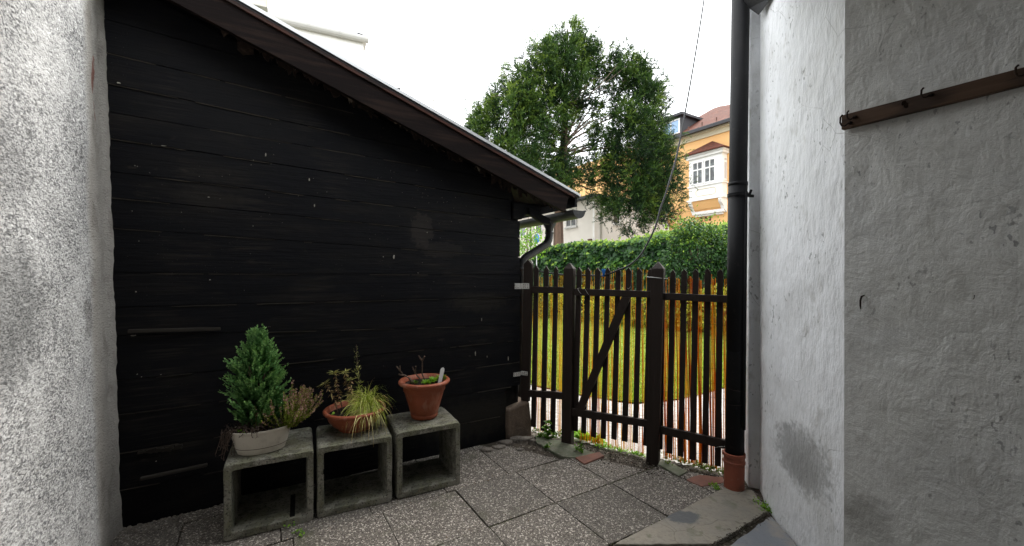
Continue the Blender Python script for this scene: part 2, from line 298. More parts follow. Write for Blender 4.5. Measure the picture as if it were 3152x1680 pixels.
# rough-cast plaster of the left wall: pale crust, grey grit in the hollows, soot stains, a smooth repaired edge
M['plaster_rough'] = mat('plaster_rough', (.58, .575, .57), .92, [
    ('noise', 1.6, .40, .68, (.42, .42, .415), .6),
    ('noise', 62, .50, .57, (.11, .11, .115), .85, dict(stretch=(1, 1, 1.9), detail=6, attr='rough', mask=(3.2, .34, .56))), ('noise', 48, .55, .60, (.16, .16, .165), .7, dict(stretch=(1, 1, 1.5), detail=6, attr='rough')),
    ('noise', 24, .54, .64, (.13, .13, .13), .7, dict(stretch=(1, 1, 1.6), detail=5, attr='rough', mask=(2.5, .40, .58))),
    ('noise', 34, .58, .68, (.86, .86, .85), .7, dict(stretch=(1, 1, 1.5), attr='rough')),
    ('noise', 1.1, .0, .1, (.40, .375, .34), .9, dict(attr='smooth_edge')), ('noise', 5, .5, .7, (.2, .18, .16), .5, dict(attr='smooth_edge')),
    ('blob', (-1.72, 1.42, 1.42), (.34, .36, .30), 12, (.09, .092, .09), .55, dict(e0=1.85, e1=1.1)), ('blob', (-2.12, 2.1, 1.33), (.12, .07, .12), 18, (.12, .11, .10), .5, dict(e0=1.8, e1=1.2)),
    ('blob', (-1.75, 1.50, 1.95), (.2, .26, .2), 9, (.17, .17, .17), .4, dict(e0=1.9, e1=1.0)),
    ('blob', (-2.33, 2.28, 2.66), (.05, .06, .10), 26, (.25, .09, .065), .85),
    ('blob', (-2.31, 2.32, 2.47), (.035, .035, .08), 30, (.20, .07, .055), .85)],
    [('noise', 58, .8, .016, dict(stretch=(1, 1, 1.7), detail=5)), ('noise', 12, .35, .03)])
_in = lambda: [
    ('noise', 2.2, .45, .7, (.66, .665, .665), .5), ('noise', 40, .62, .67, (.24, .24, .24), .7, dict(stretch=(1, 1, .6), detail=2, mask=(3.5, .46, .62))), ('noise', 120, .62, .7, (.4, .4, .4), .4),
    ('noise', 9, .58, .72, (.45, .44, .41), .5, dict(stretch=(1, 1, .5))),
    ('crack', 2.4, .005, .001, (.22, .22, .21), .45, dict(warp=.25, mask=(1.7, .50, .60)))]
M['plaster_white'] = mat('plaster_white', (.86, .87, .89), .85, _in()+[  # paler copy of the house plaster, the splay's brightness put into colour
    ('blob', (1.64, 2.36, .50), (.3, .28, .18), 26, (.20, .20, .195), .6, dict(e0=1.85, e1=1.35)), ('blob', (1.64, 2.34, .47), (.3, .16, .12), 30, (.22, .215, .205), .4, dict(e0=1.8, e1=1.2)),
    ('noise', 1.3, .52, .75, (.5, .49, .46), .4)],
    [('noise', 22, .5, .02, dict(stretch=(1, 1, .4), detail=2)), ('noise', 85, .5, .005, dict(stretch=(1, 1, .6)))])
M['plaster_shaded'] = mat('plaster_shaded', (.72, .72, .70), .88, _in()+[  # same plaster as the splay but darker: its shade is in the colour
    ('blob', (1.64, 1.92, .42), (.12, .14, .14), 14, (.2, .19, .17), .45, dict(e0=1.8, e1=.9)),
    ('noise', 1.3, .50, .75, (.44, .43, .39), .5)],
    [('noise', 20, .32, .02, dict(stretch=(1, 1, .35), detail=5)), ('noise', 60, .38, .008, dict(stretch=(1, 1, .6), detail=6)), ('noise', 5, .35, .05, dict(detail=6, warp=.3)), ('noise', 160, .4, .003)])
M['unseen_plaster'] = mat('unseen_plaster', (.30, .29, .27), .9, [('noise', 2, .4, .7, (.22, .21, .2), .6)])

# ------------------------------------------------------------------ frames of the main planes
SH = Frame((-.08, 3.895), (.862, .5065))      # shed wall: x along it, y into it
FE = Frame((.498, 3.816), (.868, -.497))      # fence line
def roof_z(t): return 2.32+(.694-t)*.354      # top of the verge of the shed roof

# ------------------------------------------------------------------ ground
mb = MB(); mb.add([(-600, -600, -.06), (600, -600, -.06), (600, 900, -.06), (-600, 900, -.06)], [(0, 1, 2, 3)])
struct(mb.build('ground', M['town_ground']))
def wavy(poly, amp=.01, step=.06):
    out = []
    for i, a in enumerate(poly):
        b = poly[(i+1) % len(poly)]; L = math.dist(a, b); n = max(1, int(L/step))
        for k in range(n):
            t = k/n; x = a[0]+(b[0]-a[0])*t; y = a[1]+(b[1]-a[1])*t
            j = amp if k else amp*.4
            out.append((x+random.uniform(-j, j), y+random.uniform(-j, j)))
    return out
def bumpy_sheet(name, x0, x1, y0, y1, st, amp, z0, mt, inside=None):
    nx = int((x1-x0)/st)+1; ny = int((y1-y0)/st)+1
    m = MB(); idx = {}
    for j in range(ny):
        for i in range(nx):
            x = x0+i*st; y = y0+j*st
            if inside is None or inside(x, y):
                idx[i, j] = len(m.v); m.v.append((x, y, z0+amp*noise.fractal((x*6, y*6, 0), 1, 2, 3)))
    for j in range(ny-1):
        for i in range(nx-1):
            q = [(i, j), (i+1, j), (i+1, j+1), (i, j+1)]
            if all(k in idx for k in q): m.f.append(tuple(idx[k] for k in q))
    return m.build(name, mt, smooth=True)
def front(x, y): return -FE.loc(x, y)[1]      # metres in front of the fence line
struct(bumpy_sheet('yard_soil', -3.4, 2.6, -1.5, 4.6, .04, .010, -.012, M['soil'], lambda x, y: front(x, y) > -.12 and SH.loc(x, y)[1] < .3))
path = wavy([(-2.5, 5.2), (.1, 4.05), (1.7, 3.12), (6, .6), (9, 3.5), (6.5, 5.2), (2.9, 5.65), (2.1, 5.15), (1.5, 4.98), (.9, 5.3), (.25, 5.85), (-2.5, 7.2)], .03, .2)
mb = MB(); mb.add([(x, y, -.022) for x, y in path], [tuple(range(len(path)))]); struct(mb.build('gravel_path', M['white_gravel']))
def clip(poly, a, b, c):                       # keep a*x+b*y<=c
    out = []
    for i, p in enumerate(poly):
        q = poly[(i+1) % len(poly)]; dp = a*p[0]+b*p[1]-c; dq = a*q[0]+b*q[1]-c
        if dp <= 0: out.append(p)
        if dp*dq < 0: t = dp/(dp-dq); out.append((p[0]+(q[0]-p[0])*t, p[1]+(q[1]-p[1])*t))
    return out
# paving slabs, half a metre square, in rows along the shed
A1, C1 = (.854, .52), (-.52, .854)
mb = MB(); tones = []
for row, (c0, c1, a0, fr) in enumerate([(1.735, 2.237, 1.715, .05), (2.243, 2.745, 1.71, .17), (2.752, 3.258, 1.65, .33), (3.264, 3.75, 1.62, .45)]):
    for k in range(-6, 4):
        a = a0+.515*k
        if row == 0 and a < 0: continue
        p = [(a+.003, c0+.001), (a+.512, c0+.001), (a+.512, c1+.001), (a+.003, c1+.001)]
        p = [(x+random.uniform(-.002, .002), y+random.uniform(-.002, .002)) for x, y in p]
        p = [(x*A1[0]+y*C1[0], x*A1[1]+y*C1[1]) for x, y in p]
        p = clip(p, -FE.n[0]*-1, -FE.n[1]*-1, FE.n[0]*FE.P[0]+FE.n[1]*FE.P[1]-fr-random.uniform(0, .03))
        p = clip(p, SH.n[0], SH.n[1], SH.n[0]*SH.P[0]+SH.n[1]*SH.P[1]-.02)
        p = clip(p, 1, 0, 1.50+.1*(row == 0))
        if len(p) < 3: continue
        p = wavy(p, .0015, .05); h = random.uniform(-.002, .004); tx, ty = random.uniform(-.008, .008), random.uniform(-.008, .008)
        cx, cy = p[0]; n = len(p)
        v = [(x, y, -.05) for x, y in p]+[(x, y, h+tx*(x-cx)+ty*(y-cy)) for x, y in p]
        mb.add(v, [tuple(range(n-1, -1, -1)), tuple(range(n, 2*n))]+[(i, (i+1) % n, n+(i+1) % n, n+i) for i in range(n)]); tones += [random.random()]*(n+2)
pv = struct(mb.build('paving', M['slab'], bevel=.003))
at = pv.data.attributes.new('tone', 'FLOAT', 'FACE'); at.data.foreach_set('value', tones)
def stone(name, pix, z1, mt, z0=-.05, amp=.006, extra=()):
    p = [G(u, v, 0) for u, v in pix]+list(extra)
    m = MB(); m.slab(wavy(p, amp, .05), z0, z1); return struct(m.build(name, mt, bevel=.006))
stone('limestone_slab', [(2199, 1680), (1891, 1680), (2231, 1503), (2315, 1512), (2366, 1577)], .012, M['limestone'], amp=.005, extra=[(1.3, 2.0), (.25, 1.4), (-.2, 1.7), (.3, 2.17)][::1][:0])
stone('limestone_slab', [(2185, 1693), (1868, 1693), (1500, 1900), (1900, 1900)], .010, M['limestone'])
stone('blue_stone_slab', [(2245, 1684), (2371, 1590), (2402, 1618), (2470, 1700), (2480, 1900), (2100, 1900)], .006, M['blue_stone'])
stone('green_stone_slab', [(1646, 1342), (1728, 1358), (1830, 1396), (1812, 1412), (1733, 1408), (1700, 1392), (1652, 1366)], .010, M['green_stone'])
stone('small_stone_slab', [(2017, 1428), (2042, 1418), (2119, 1454), (2091, 1470)], .014, M['green_stone'])
stone('brick_paver', [(1770, 1411), (1845, 1394), (1860, 1406), (1798, 1431)], .012, M['brick'], amp=.003)
stone('pink_stone_slab', [(2112, 1478), (2150, 1464), (2225, 1470), (2228, 1488), (2160, 1500)], .008, M['brick'])
# rubble and mortar at the shed corner
m = MB()
for u, v, s in [(1560, 1362, .06), (1590, 1352, .07), (1618, 1352, .05), (1535, 1378, .05), (1500, 1388, .045), (1640, 1362, .03), (1600, 1385, .035)]:
    x, y = G(u, v)
    pts = [(x+math.cos(a)*s*random.uniform(.8, 1.5), y+math.sin(a)*s*random.uniform(.6, 1.0)) for a in np.linspace(0, 6.28, 9)[:-1]]
    m.slab(pts, -.04, random.uniform(.008, .03))
struct(m.build('mortar_rubble', M['mortar'], bevel=.01))

# pebbles, litter, moss crumbs in the joints and along the wall
pos = []; 
def litter_pts(n, fn, s0, s1):
    out = []
    while len(out) < n:
        x, y = fn()
        if x is None: continue
        out.append((x, y, random.uniform(s0, s1)))
    return out
def pebbles(name, pts, mt, z=0.0):
    m = MB()
    for x, y, s in pts:
        h = s*.6; a = random.uniform(0, 3.14)
        ring = [(x+math.cos(a+q)*s*random.uniform(.7, 1.2), y+math.sin(a+q)*s*random.uniform(.5, 1), z+h*random.uniform(.1, .4)) for q in (0, 1.26, 2.5, 3.77, 5.0)]
        m.add(ring+[(x, y, z+h), (x, y, z-.01)], [(i, (i+1) % 5, 5) for i in range(5)]+[((i+1) % 5, i, 6) for i in range(5)])
    return stuff(m.build(name, mt))
def fleft():
    t = random.uniform(-2.7, -2.0); y = -random.expovariate(9)-.01
    return SH.w(t, y)
pebbles('pebbles', litter_pts(260, fleft, .004, .018), M['mortar'])
def fjoint():
    k = random.choice([0, 0, 1, 1, 1, 2]); c = [1.735, 2.24, 2.748][k]+random.gauss(0, .006); a = random.uniform(.2, 2.7)
    return a*A1[0]+c*C1[0], a*A1[1]+c*C1[1]
pebbles('joint_moss', litter_pts(900, fjoint, .002, .006), mat('moss', (.05, .06, .022), 1), z=-.002)
def ffence():
    t = random.uniform(-.3, 1.4); y = -abs(random.gauss(.1, .1)); return FE.w(t, y)
pebbles('path_litter', litter_pts(500, ffence, .003, .011), M['soil'], z=.002)

# ------------------------------------------------------------------ left house wall (rough-cast), leaning a little
def wall_sheet(name, plan, z0, z1, step, disp, mt, parent=None, lean=0, rough_fn=None, tuck=False, sharp=False):
    pts = []; s = 0
    for (a, b) in zip(plan[:-1], plan[1:]):
        L = math.dist(a, b); n = max(1, int(L/step(a)))
        nx, ny = (b[1]-a[1])/L, -(b[0]-a[0])/L
        for k in range(n): t = k/n; pts.append((a[0]+(b[0]-a[0])*t, a[1]+(b[1]-a[1])*t, nx, ny, s+L*t))
        s += L
    pts.append((plan[-1][0], plan[-1][1], nx, ny, s))
    # smooth the normals along the plan
    P = np.array(pts); N = P[:, 2:4].copy()
    for _ in range(0 if sharp else 2): N[1:-1] = nrm(N[:-2]+N[1:-1]*2+N[2:])
    zs = np.arange(z0, z1+.001, step(plan[0])*1.0)
    m = MB(); at = []; at2 = []
    for z in zs:
        for i in range(len(P)):
            x, y = P[i, 0]+lean*z, P[i, 1]
            q = Vector((x, y, z)); r = rough_fn(P[i, 4]) if rough_fn else 1
            d = disp*(noise.fractal(q*3, .8, 2, 3)*.9+.3*noise.noise(q*18)+.35*noise.noise(q*45))
            if tuck: d *= min(1, (.15+min(P[i, 4], P[-1, 4]-P[i, 4])*12))
            m.v.append((x+N[i, 0]*d, y+N[i, 1]*d, z)); at.append(r); at2.append(1-r)
    c = len(P)
    for j in range(len(zs)-1):
        for i in range(c-1): m.f.append((j*c+i, j*c+i+1, (j+1)*c+i+1, (j+1)*c+i))
    o = m.build(name, mt, parent, smooth=True)
    for nm, ar in (('rough', at), ('smooth_edge', at2)):
        a_ = o.data.attributes.new(nm, 'FLOAT', 'POINT'); a_.data.foreach_set('value', ar)
    return o
E = (-2.365, 2.505)
lw = thing('plaster_wall', 'rough pale speckled plaster house wall with soot stains, left of the black shed', 'wall', (0, 0, 0))
wall_sheet('wall_face', [(-2.95, 3.6), (-2.60, 2.62), (-2.43, 2.545), E, (-2.345, 2.43), (-2.11, 2.10), (-1.30, .78), (.15, -1.6)][::-1], -.06, 4.2, lambda a: .022, .010, M['plaster_rough'], lw, lean=-.030,
           rough_fn=lambda s: max(0., min(1., (4.46-s)/.10)))
# ------------------------------------------------------------------ right house wall, splayed reveal then inner wall, with unseen roof and walls added for shade
rw = thing('white_wall', 'white rendered house wall with a bright splayed corner and shaded inner face, right of the drainpipe', 'wall', (0, 0, 0))
wall_sheet('splayed_face', [(1.6055, 2.0), (1.64, 2.362), (1.69, 2.72), (1.80, 3.01)], -.06, 4.4, lambda a: .02, .007, M['plaster_white'], rw, lean=.002, tuck=True)
wall_sheet('end_nib', [(1.80, 3.01), (1.742, 3.04), (1.80, 3.35), (2.6, 4.2)], -.06, 4.4, lambda a: .02, .005, M['plaster_white'], rw, lean=.002, sharp=True)
wall_sheet('inner_face', [(4.0, -1.9), (3.1, -.43), (1.895, 1.53), (1.6055, 2.0)], -.06, 4.4, lambda a: .02, .007, M['plaster_shaded'], rw, lean=.002, tuck=True)
m = MB(); m.slab([(-2.45, CEIL_L), (-1.2, .2), (-.2, -2.3), (4.4, -2.2), (1.9, 1.6), (1.72, 2.55), (1.3, 2.52)], 3.35, 3.5); m.build('unseen_shade_ceiling', M['unseen_plaster'], rw)  # added out of view to keep sky light off the inner wall
m = MB(); m.slab([(.0, -1.9), (4.4, -1.7), (4.4, -2.0), (.0, -2.2)], -.05, 3.345); m.build('unseen_shade_back', M['unseen_plaster'], rw)  # added behind the camera so light enters only from the front
m = MB(); m.slab([(2.7, 4.1), (1.97, 3.3), (1.9, 2.95), (1.78, 2.6), (1.8, 2.0), (2.3, 1.5), (-.9, .3), (.0, -2.2), (12, -4), (12, -1)], 3.52, 4.3); m.build('unseen_shade_storey', M['unseen_plaster'], rw)  # unseen mass added above the ceiling to block sun and sky
m = MB(); m.slab([(2.7, 4.1), (2.1, 3.3), (2.0, 2.2), (4.3, -1.7), (12, -4), (12, -1)], -.05, 3.5); m.build('rear_wing', M['unseen_plaster'], rw)
m = MB()   # dark eaves box whose corner shows above the pipe
a = D(2283, -8, 2.92); b = D(2307, 27, 2.9); c = D(2335, 47, 2.8); d_ = D(2350, 29, 2.74); e = D(2372, -8, 2.66)
base = [a, b, c, d_, e]; top = [(p[0]+.0, p[1], 3.75) for p in base]
bk = [(p[0]-.16, p[1]+.05, p[2]) for p in base]
m.add(base+top, [(0, 1, 2, 3, 4), (9, 8, 7, 6, 5)]+[(i, (i+1) % 5, 5+(i+1) % 5, 5+i) for i in range(5)])
m.build('eaves_box', M['pipe_black'], rw, bevel=.004)

# ------------------------------------------------------------------ the shed
sh = thing('wooden_shed', 'black tarred plank shed with sloping roof, behind the three concrete blocks', 'shed', (SH.P[0], SH.P[1], 0), SH.ang)
lines = [((520, 1598), (1555, 1362)), ((440, 1494), (1555, 1277)), ((373, 1393), (1600, 1184)), ((373, 1274), (1599, 1113)), ((367, 1170), (1599, 1046)), ((367, 1033), (1599, 1000)),
         ((362, 945), (1599, 913)), ((438, 840), (1599, 846)), ((362, 702), (1599, 791)), ((362, 609), (1597, 733)), ((409, 536), (1575, 678)), ((358, 428), (1571, 615)),
         ((537, 379), (682, 404)), ((351, 259), (900, 377)), ((347, 166), (900, 302))]
LN = []
for a, b in lines:
    p, q = SH.un(*a), SH.un(*b); k = (q[2]-p[2])/(q[0]-p[0]); LN.append((p[2]-k*p[0], k))
LN[0] = (LN[0][0]-.03, LN[0][1]); z0, k0 = LN[-1]
LN += [(z0+.20, k0), (z0+.40, k0), (z0+.62, k0), (z0+.85, k0)]
TL, TR = -3.6, .178
m = MB()
for i in range(len(LN)-1):
    (a0, k0), (a1, k1) = LN[i], LN[i+1]
    tr = TR
    if i == 0 or i == 1: tr = SH.un(1556, 1300)[0]
    if i >= 10: tr = SH.un(1573, 650)[0]
    n = 26; ts = np.linspace(TL, tr, n); g = .0024
    lo = [(t, a0+k0*t+g+.0009*noise.noise((t*5, i*3.1, 0))) for t in ts]; hi = [(t, a1+k1*t-g+.0009*noise.noise((t*5, (i+1)*3.1, 0))) for t in ts]
    poly = lo+hi[::-1]
    lim = lambda t: roof_z(t)-.17
    # clip to roof line z + .354 t <= c
    poly = clip(poly, .354, 1, 2.32+.694*.354-.17)
    if len(poly) < 3: continue
    off = -random.uniform(.0, .0055)
    b0 = len(m.v); m.prism(poly, off, off+.03)
m.mk = len(m.f)
def blot(m, u, v, w_, h, f=SH, off=-.0095):
    p = f.un(u, v, off); n = 9
    pl = [(p[0]+w_/2*math.cos(6.283*k/n)*random.uniform(.5, 1.1), p[2]+h/2*math.sin(6.283*k/n)*random.uniform(.5, 1.1)) for k in range(n)]
    m.prism(pl, off, .0)
for u, v, w_, h in [(818, 475, .010, .028), (952, 552, .010, .03), (968, 632, .009, .028), (1213, 790, .014, .045), (365, 254, .02, .012), (505, 448, .035, .004), (1180, 790, .006, .012), (646, 861, .01, .006), (418, 898, .007, .012),
                    (409, 1033, .03, .009), (642, 606, .012, .007), (779, 695, .006, .006), (1464, 1088, .008, .045), (1483, 983, .004, .03), (1565, 1103, .006, .045), (1500, 1098, .004, .02), (495, 1153, .006, .005), (422, 1152, .007, .006), (435, 1160, .006, .005), (480, 1420, .006, .005), (1315, 715, .005, .01), (1390, 681, .005, .007)]:
    blot(m, u, v, w_, h)
for k in range(90):
    u = random.choice([random.gauss(1330, 110), random.uniform(400, 1500)]); v = random.choice([random.gauss(560, 60), random.uniform(430, 900)])
    if v < 260+(u-900)*.5+60: continue
    blot(m, u, v, random.uniform(.002, .005), random.uniform(.002, .005))
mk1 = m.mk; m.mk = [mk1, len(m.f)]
for i in range(1, len(LN)-4):      # lighter strips on the board top edges along the seams
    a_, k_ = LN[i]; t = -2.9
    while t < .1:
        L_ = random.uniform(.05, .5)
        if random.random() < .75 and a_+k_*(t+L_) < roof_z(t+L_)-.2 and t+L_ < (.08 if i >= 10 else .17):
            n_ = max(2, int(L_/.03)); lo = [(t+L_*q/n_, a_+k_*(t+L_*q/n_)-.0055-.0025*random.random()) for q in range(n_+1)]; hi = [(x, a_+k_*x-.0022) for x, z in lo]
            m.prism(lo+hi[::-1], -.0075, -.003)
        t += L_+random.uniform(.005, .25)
for k in range(46):                # nail heads in two columns
    i = k % 14; t = random.choice([-1.9, -1.12, -.35])+random.uniform(-.01, .01); a_, k_ = LN[i]; z = a_+k_*t+random.choice([.035, .11])
    if z < roof_z(t)-.22: m.prism([(t+.0035*math.cos(q), z+.0035*math.sin(q)) for q in np.linspace(0, 6.28, 7)[:-1]], -.0122, -.002)
m.build('plank_wall', M['black_wood'], sh, bevel=.003, seg=1, mt2=[M['fleck'], M['lighter_brown']])
m = MB(); m.prism([(TL, -.05), (TR-.03, -.05), (TR-.03, 2.2), (SH.un(1573, 650)[0]-.01, roof_z(.08)-.054), (TL, roof_z(TL)-.054)], .034, .06); m.box(TR-.03, TR, .0305, 3.2, .3, 2.12)
m.build('side_wall', M['black_wood'], sh)
m = MB()   # roofing bed, soffit boards
def roofbox(m, t0, t1, y0, y1, d0, d1): m.prism([(t0, roof_z(t0)-d1), (t1, roof_z(t1)-d1), (t1, roof_z(t1)-d0), (t0, roof_z(t0)-d0)], y0, y1)
for k in range(22):
    y0 = -.20+k*.16; roofbox(m, -3.7, .66, y0, y0+.156, .03, .052+random.uniform(0, .004))
m.build('roof_boards', M['brown_board'], sh)
m = MB(); roofbox(m, -3.7, .70, -.262, 3.3, .0, .028); roof = m.build('roof', M['dark_roof'], sh)
m = MB(); roofbox(m, -3.7, .705, -.275, -.15, -.010, -.001); roofbox(m, -3.7, .705, -.275, -.264, -.0012, .014); m.build('metal_flashing', M['metal_edge'], roof)
m = MB()
def roofboard(m, t0, t1, tcut, y0, y1, d0, d1):
    n = 24; top = [(t, roof_z(t)-d0) for t in np.linspace(t0, t1, n)]; bot = [(t, roof_z(t)-d1+.004*noise.noise((t*4, 0, 7))) for t in np.linspace(t0, tcut, n)]
    m.prism(top+bot[::-1], y0, y1)
roofboard(m, -3.7, .60, .53, -.245, -.21, .034, .232); m.build('bargeboard', M['brown_board'], sh, bevel=.003)
m = MB(); roofboard(m, -3.7, .66, .645, -.261, -.2455, .016, .052); m.build('verge_batten', M['red_batten'], sh, bevel=.002)
m = MB(); m.box(.665, .69, -.24, 3.2, roof_z(.69)-.115, roof_z(.69)-.03); m.build('eaves_board', M['black_wood'], sh)
# torn felt, broken boards and nests between wall top and bargeboard
m = MB()
t = -2.2
while t < .5:
    wdt = random.uniform(.02, .11); zt = roof_z(t)-.11; dp = random.uniform(.09, .155)+(.01 if t > 0 else 0)
    y = random.uniform(-.19, -.06); sk = random.uniform(-.03, .03)
    n = random.randint(3, 6)
    bot = [(t+wdt*i/n, zt-dp*random.uniform(.6, 1.05)-.354*wdt*i/n) for i in range(n+1)]
    m.prism([(t, zt), (t+wdt, zt-.354*wdt)]+bot[::-1], y, y+random.uniform(.006, .02)); t += wdt*random.uniform(.6, 1.2)
for k in range(60):
    t = random.uniform(-2.3, .5); z = roof_z(t)-random.uniform(.15, .2); y = random.uniform(-.17, 0); a = random.uniform(-.6, .3)
    m.bar((t, y, z), (t+.05*math.cos(a), y+random.uniform(-.02, .02), z+.05*math.sin(a)), .012, .006)
m.build('torn_felt', M['debris'], sh)
# rafter tails and wall plate under the eaves
zr = roof_z(.3)
for y in (-.10, .55, 1.25, 1.95, 2.65):
    m = MB(); roofboard(m, -.2, .62, .55, y, y+.07, .055, .145); m.build('rafter_tail', M['debris'] if y < 0 else M['black_wood'], sh, bevel=.004)
m = MB(); p = SH.un(1575, 619); q = SH.un(1640, 680)
m.prism([(p[0], 2.235), (p[0], 2.075), (p[0]+.10, 2.075), (p[0]+.15, 2.125), (p[0]+.21, 2.13), (p[0]+.30, 2.12), (p[0]+.32, 2.17), (p[0]+.30, 2.235)], -.03, .10)
m.prism([(p[0]+.16, 2.20), (p[0]+.42, 2.10), (p[0]+.42, 2.04), (p[0]+.33, 2.05), (p[0]+.16, 2.13)], -.05, .0)
m.build('wall_plate', M['black_wood'], sh, bevel=.012)
# gutter: half round trough, funnel outlet, swan-neck pipe
gt, gz, gr = .665, 2.160, .075
m = MB(); n = 18; pr = [(gt+gr*math.cos(math.pi+math.pi*k/n), gz+gr*math.sin(math.pi+math.pi*k/n)) for k in range(n+1)]
pi_ = [(gt+(gr-.004)*math.cos(math.pi+math.pi*k/n), gz+(gr-.004)*math.sin(math.pi+math.pi*k/n)) for k in range(n+1)]
vs = []; Y0, Y1 = -.30, 3.2
for P_, y in ((pr, Y0), (pr, Y1), (pi_, Y0), (pi_, Y1)): vs += [(x, y+(.0), z-.01*(y-Y0)*.0) for x, z in P_]
k = n+1; fs = []
for i in range(n): fs += [(i, i+1, k+i+1, k+i), (2*k+i, 3*k+i, 3*k+i+1, 2*k+i+1)]
fs += [(0, k, 3*k, 2*k), (n, 2*k+n, 3*k+n, k+n)]; m.add(vs, fs)
m.prism(pr, Y0-.003, Y0+.001); m.tube([(gt+gr+.004, Y0, gz), (gt+gr+.004, Y1, gz)], .009, 8); m.tube([(gt-gr, Y0, gz), (gt-gr, Y1, gz)], .004, 6)
gut = m.build('gutter', M['gutter'], sh, smooth=False)
so_ = .19
m = MB(); prof = [(.040, -.16), (.043, -.10), (.078, -.035), (.082, 0)]; m.lathe([(r, z) for r, z in prof], 20, (gt, so_, gz-.03)); m.build('outlet_funnel', M['gutter'], gut, smooth=True)
m = MB(); x1 = .315
def arc(a, b, c, n=6): a, b, c = map(Vector, (a, b, c)); return [(a*(1-t)**2+b*2*t*(1-t)+c*t*t) for t in np.linspace(0, 1, n)]
pp = [(gt, so_, 2.02)]+arc((gt, so_, 1.98), (gt, so_, 1.87), (gt-.09, so_, 1.835), 7)+arc((x1+.12, so_, 1.755), (x1, so_, 1.715), (x1, so_, 1.60), 7)+[(x1, so_, .05)]
m.tube(pp, .042, 14); m.tube([(gt, so_, 2.0), (gt, so_, 1.975)], .046, 14); m.tube([(x1, so_, 1.62), (x1, so_, 1.58)], .047, 14)
m.build('swan_neck_pipe', M['gutter'], sh, smooth=True)
# corner plinth stone
m = MB(); p0, p1 = SH.un(1556, 1255), SH.un(1622, 1235)
bm_pts = [(p0[0]+.005, -.04), (p1[0]+.03, -.04), (p1[0]+.025, .12), (p1[0]+.0, .325), (p0[0]+.10, .30), (p0[0], .275), (p0[0]-.006, .12)]
m.prism(bm_pts, -.05, .25); m.build('corner_stone', M['plinth'], sh, bevel=.02, seg=3)
# sticks and ledge nailed to the planks, holes, splashes of paint
m = MB(); a, b = SH.un(394, 1019, -.02), SH.un(679, 1012, -.02); m.bar(a, b, .018, .022); m.build('nailed_slat', M['grey_stick'], sh, bevel=.003)
m = MB(); a, b = SH.un(431, 1474, -.035), SH.un(639, 1430, -.03); m.bar(a, b, .03, .02); m.build('wall_ledge', M['grey_stick'], sh, bevel=.006)
m = MB()
for k in range(40):
    u = random.uniform(422, 548); v = 1396-(u-422)*.15+random.uniform(-6, 4); p = SH.un(u, v, -.012)
    m.bar(p, (p[0]+random.uniform(.01, .05), p[1], p[2]+random.uniform(-.01, .01)), .014, random.uniform(.005, .014))
m.build('old_mortar', M['grey_stick'], sh)
# ------------------------------------------------------------------ fence and gate
def fpoly(uv, off): return [(FE.un(u, v, off)[0], FE.un(u, v, off)[2]) for u, v in uv]
def picket(parent, ut0, ut1, vt, ub0, ub1, vb, off=.0, th=.02, tip=None, name='picket'):
    sh_ = vt+(11 if tip is None else tip)
    p = fpoly([(ub0, vb), (ub1, vb+(ub1-ub0)*.22), (ut1, sh_+1), ((ut0+ut1)/2, vt), (ut0, sh_)], off)
    m = MB(); m.prism(p, off, off+th); return m.build(name, M['fence_wood'], parent, bevel=.003)
def rail(parent, u0, v0a, v0b, u1, v1a, v1b, off=-.036, th=.034):
    n = 12; top = []; bot = []
    for k in range(n+1):
        t = k/n; j = random.uniform(-.6, .6)
        top.append((u0+(u1-u0)*t, v0a+(v1a-v0a)*t+j)); bot.append((u0+(u1-u0)*t, v0b+(v1b-v0b)*t+random.uniform(-.6, .6)))
    m = MB(); m.prism(fpoly(bot+top[::-1], off), off, off+th); return m.build('rail', M['fence_wood'], parent, bevel=.003)
fl = thing('picket_fence', 'narrow dark picket panel with perforated hinge plates, between shed corner and the tall pointed post', 'fence', (FE.P[0], FE.P[1], 0), FE.ang)
o = picket(fl, 1612, 1637, 799, 1603, 1626, 1232, -.03, .045, 13, name='post')
for a in ((1643, 1657, 816, 1633.5, 1648, 1313), (1673.5, 1688, 818, 1662.5, 1677.5, 1325), (1704, 1717, 819, 1692.5, 1707, 1330)): picket(fl, *a)
rail(fl, 1634, 881, 901.5, 1736, 883.5, 903); rail(fl, 1624, 1201.5, 1221, 1731, 1208, 1229.5)
def big_post(parent, x0, x1, lean, y0, y1, zt, ztip, blunt=.012):
    m = MB(); cx = (x0+x1)/2; cy = (y0+y1)/2
    b = [(x0, y0), (x1, y0), (x1, y1), (x0, y1)]
    v = [(x, y, -.05) for x, y in b]+[(x+lean, y, zt) for x, y in b]+[(cx+lean+(x-cx)*.15, cy+(y-cy)*.15, ztip) for x, y in b]
    m.add(v, [(3, 2, 1, 0), (8, 9, 10, 11)]+[(i+4*j, (i+1) % 4+4*j, 4+(i+1) % 4+4*j, 4+i+4*j) for j in (0, 1) for i in range(4)])
    return m.build('post', M['fence_wood'], parent, bevel=.004)
pa = FE.un(1727, 1340, -.05); pb = FE.un(1757, 1340, -.05)
big_post(fl, pa[0], pb[0], .022, -.05, .03, 1.60, 1.65)
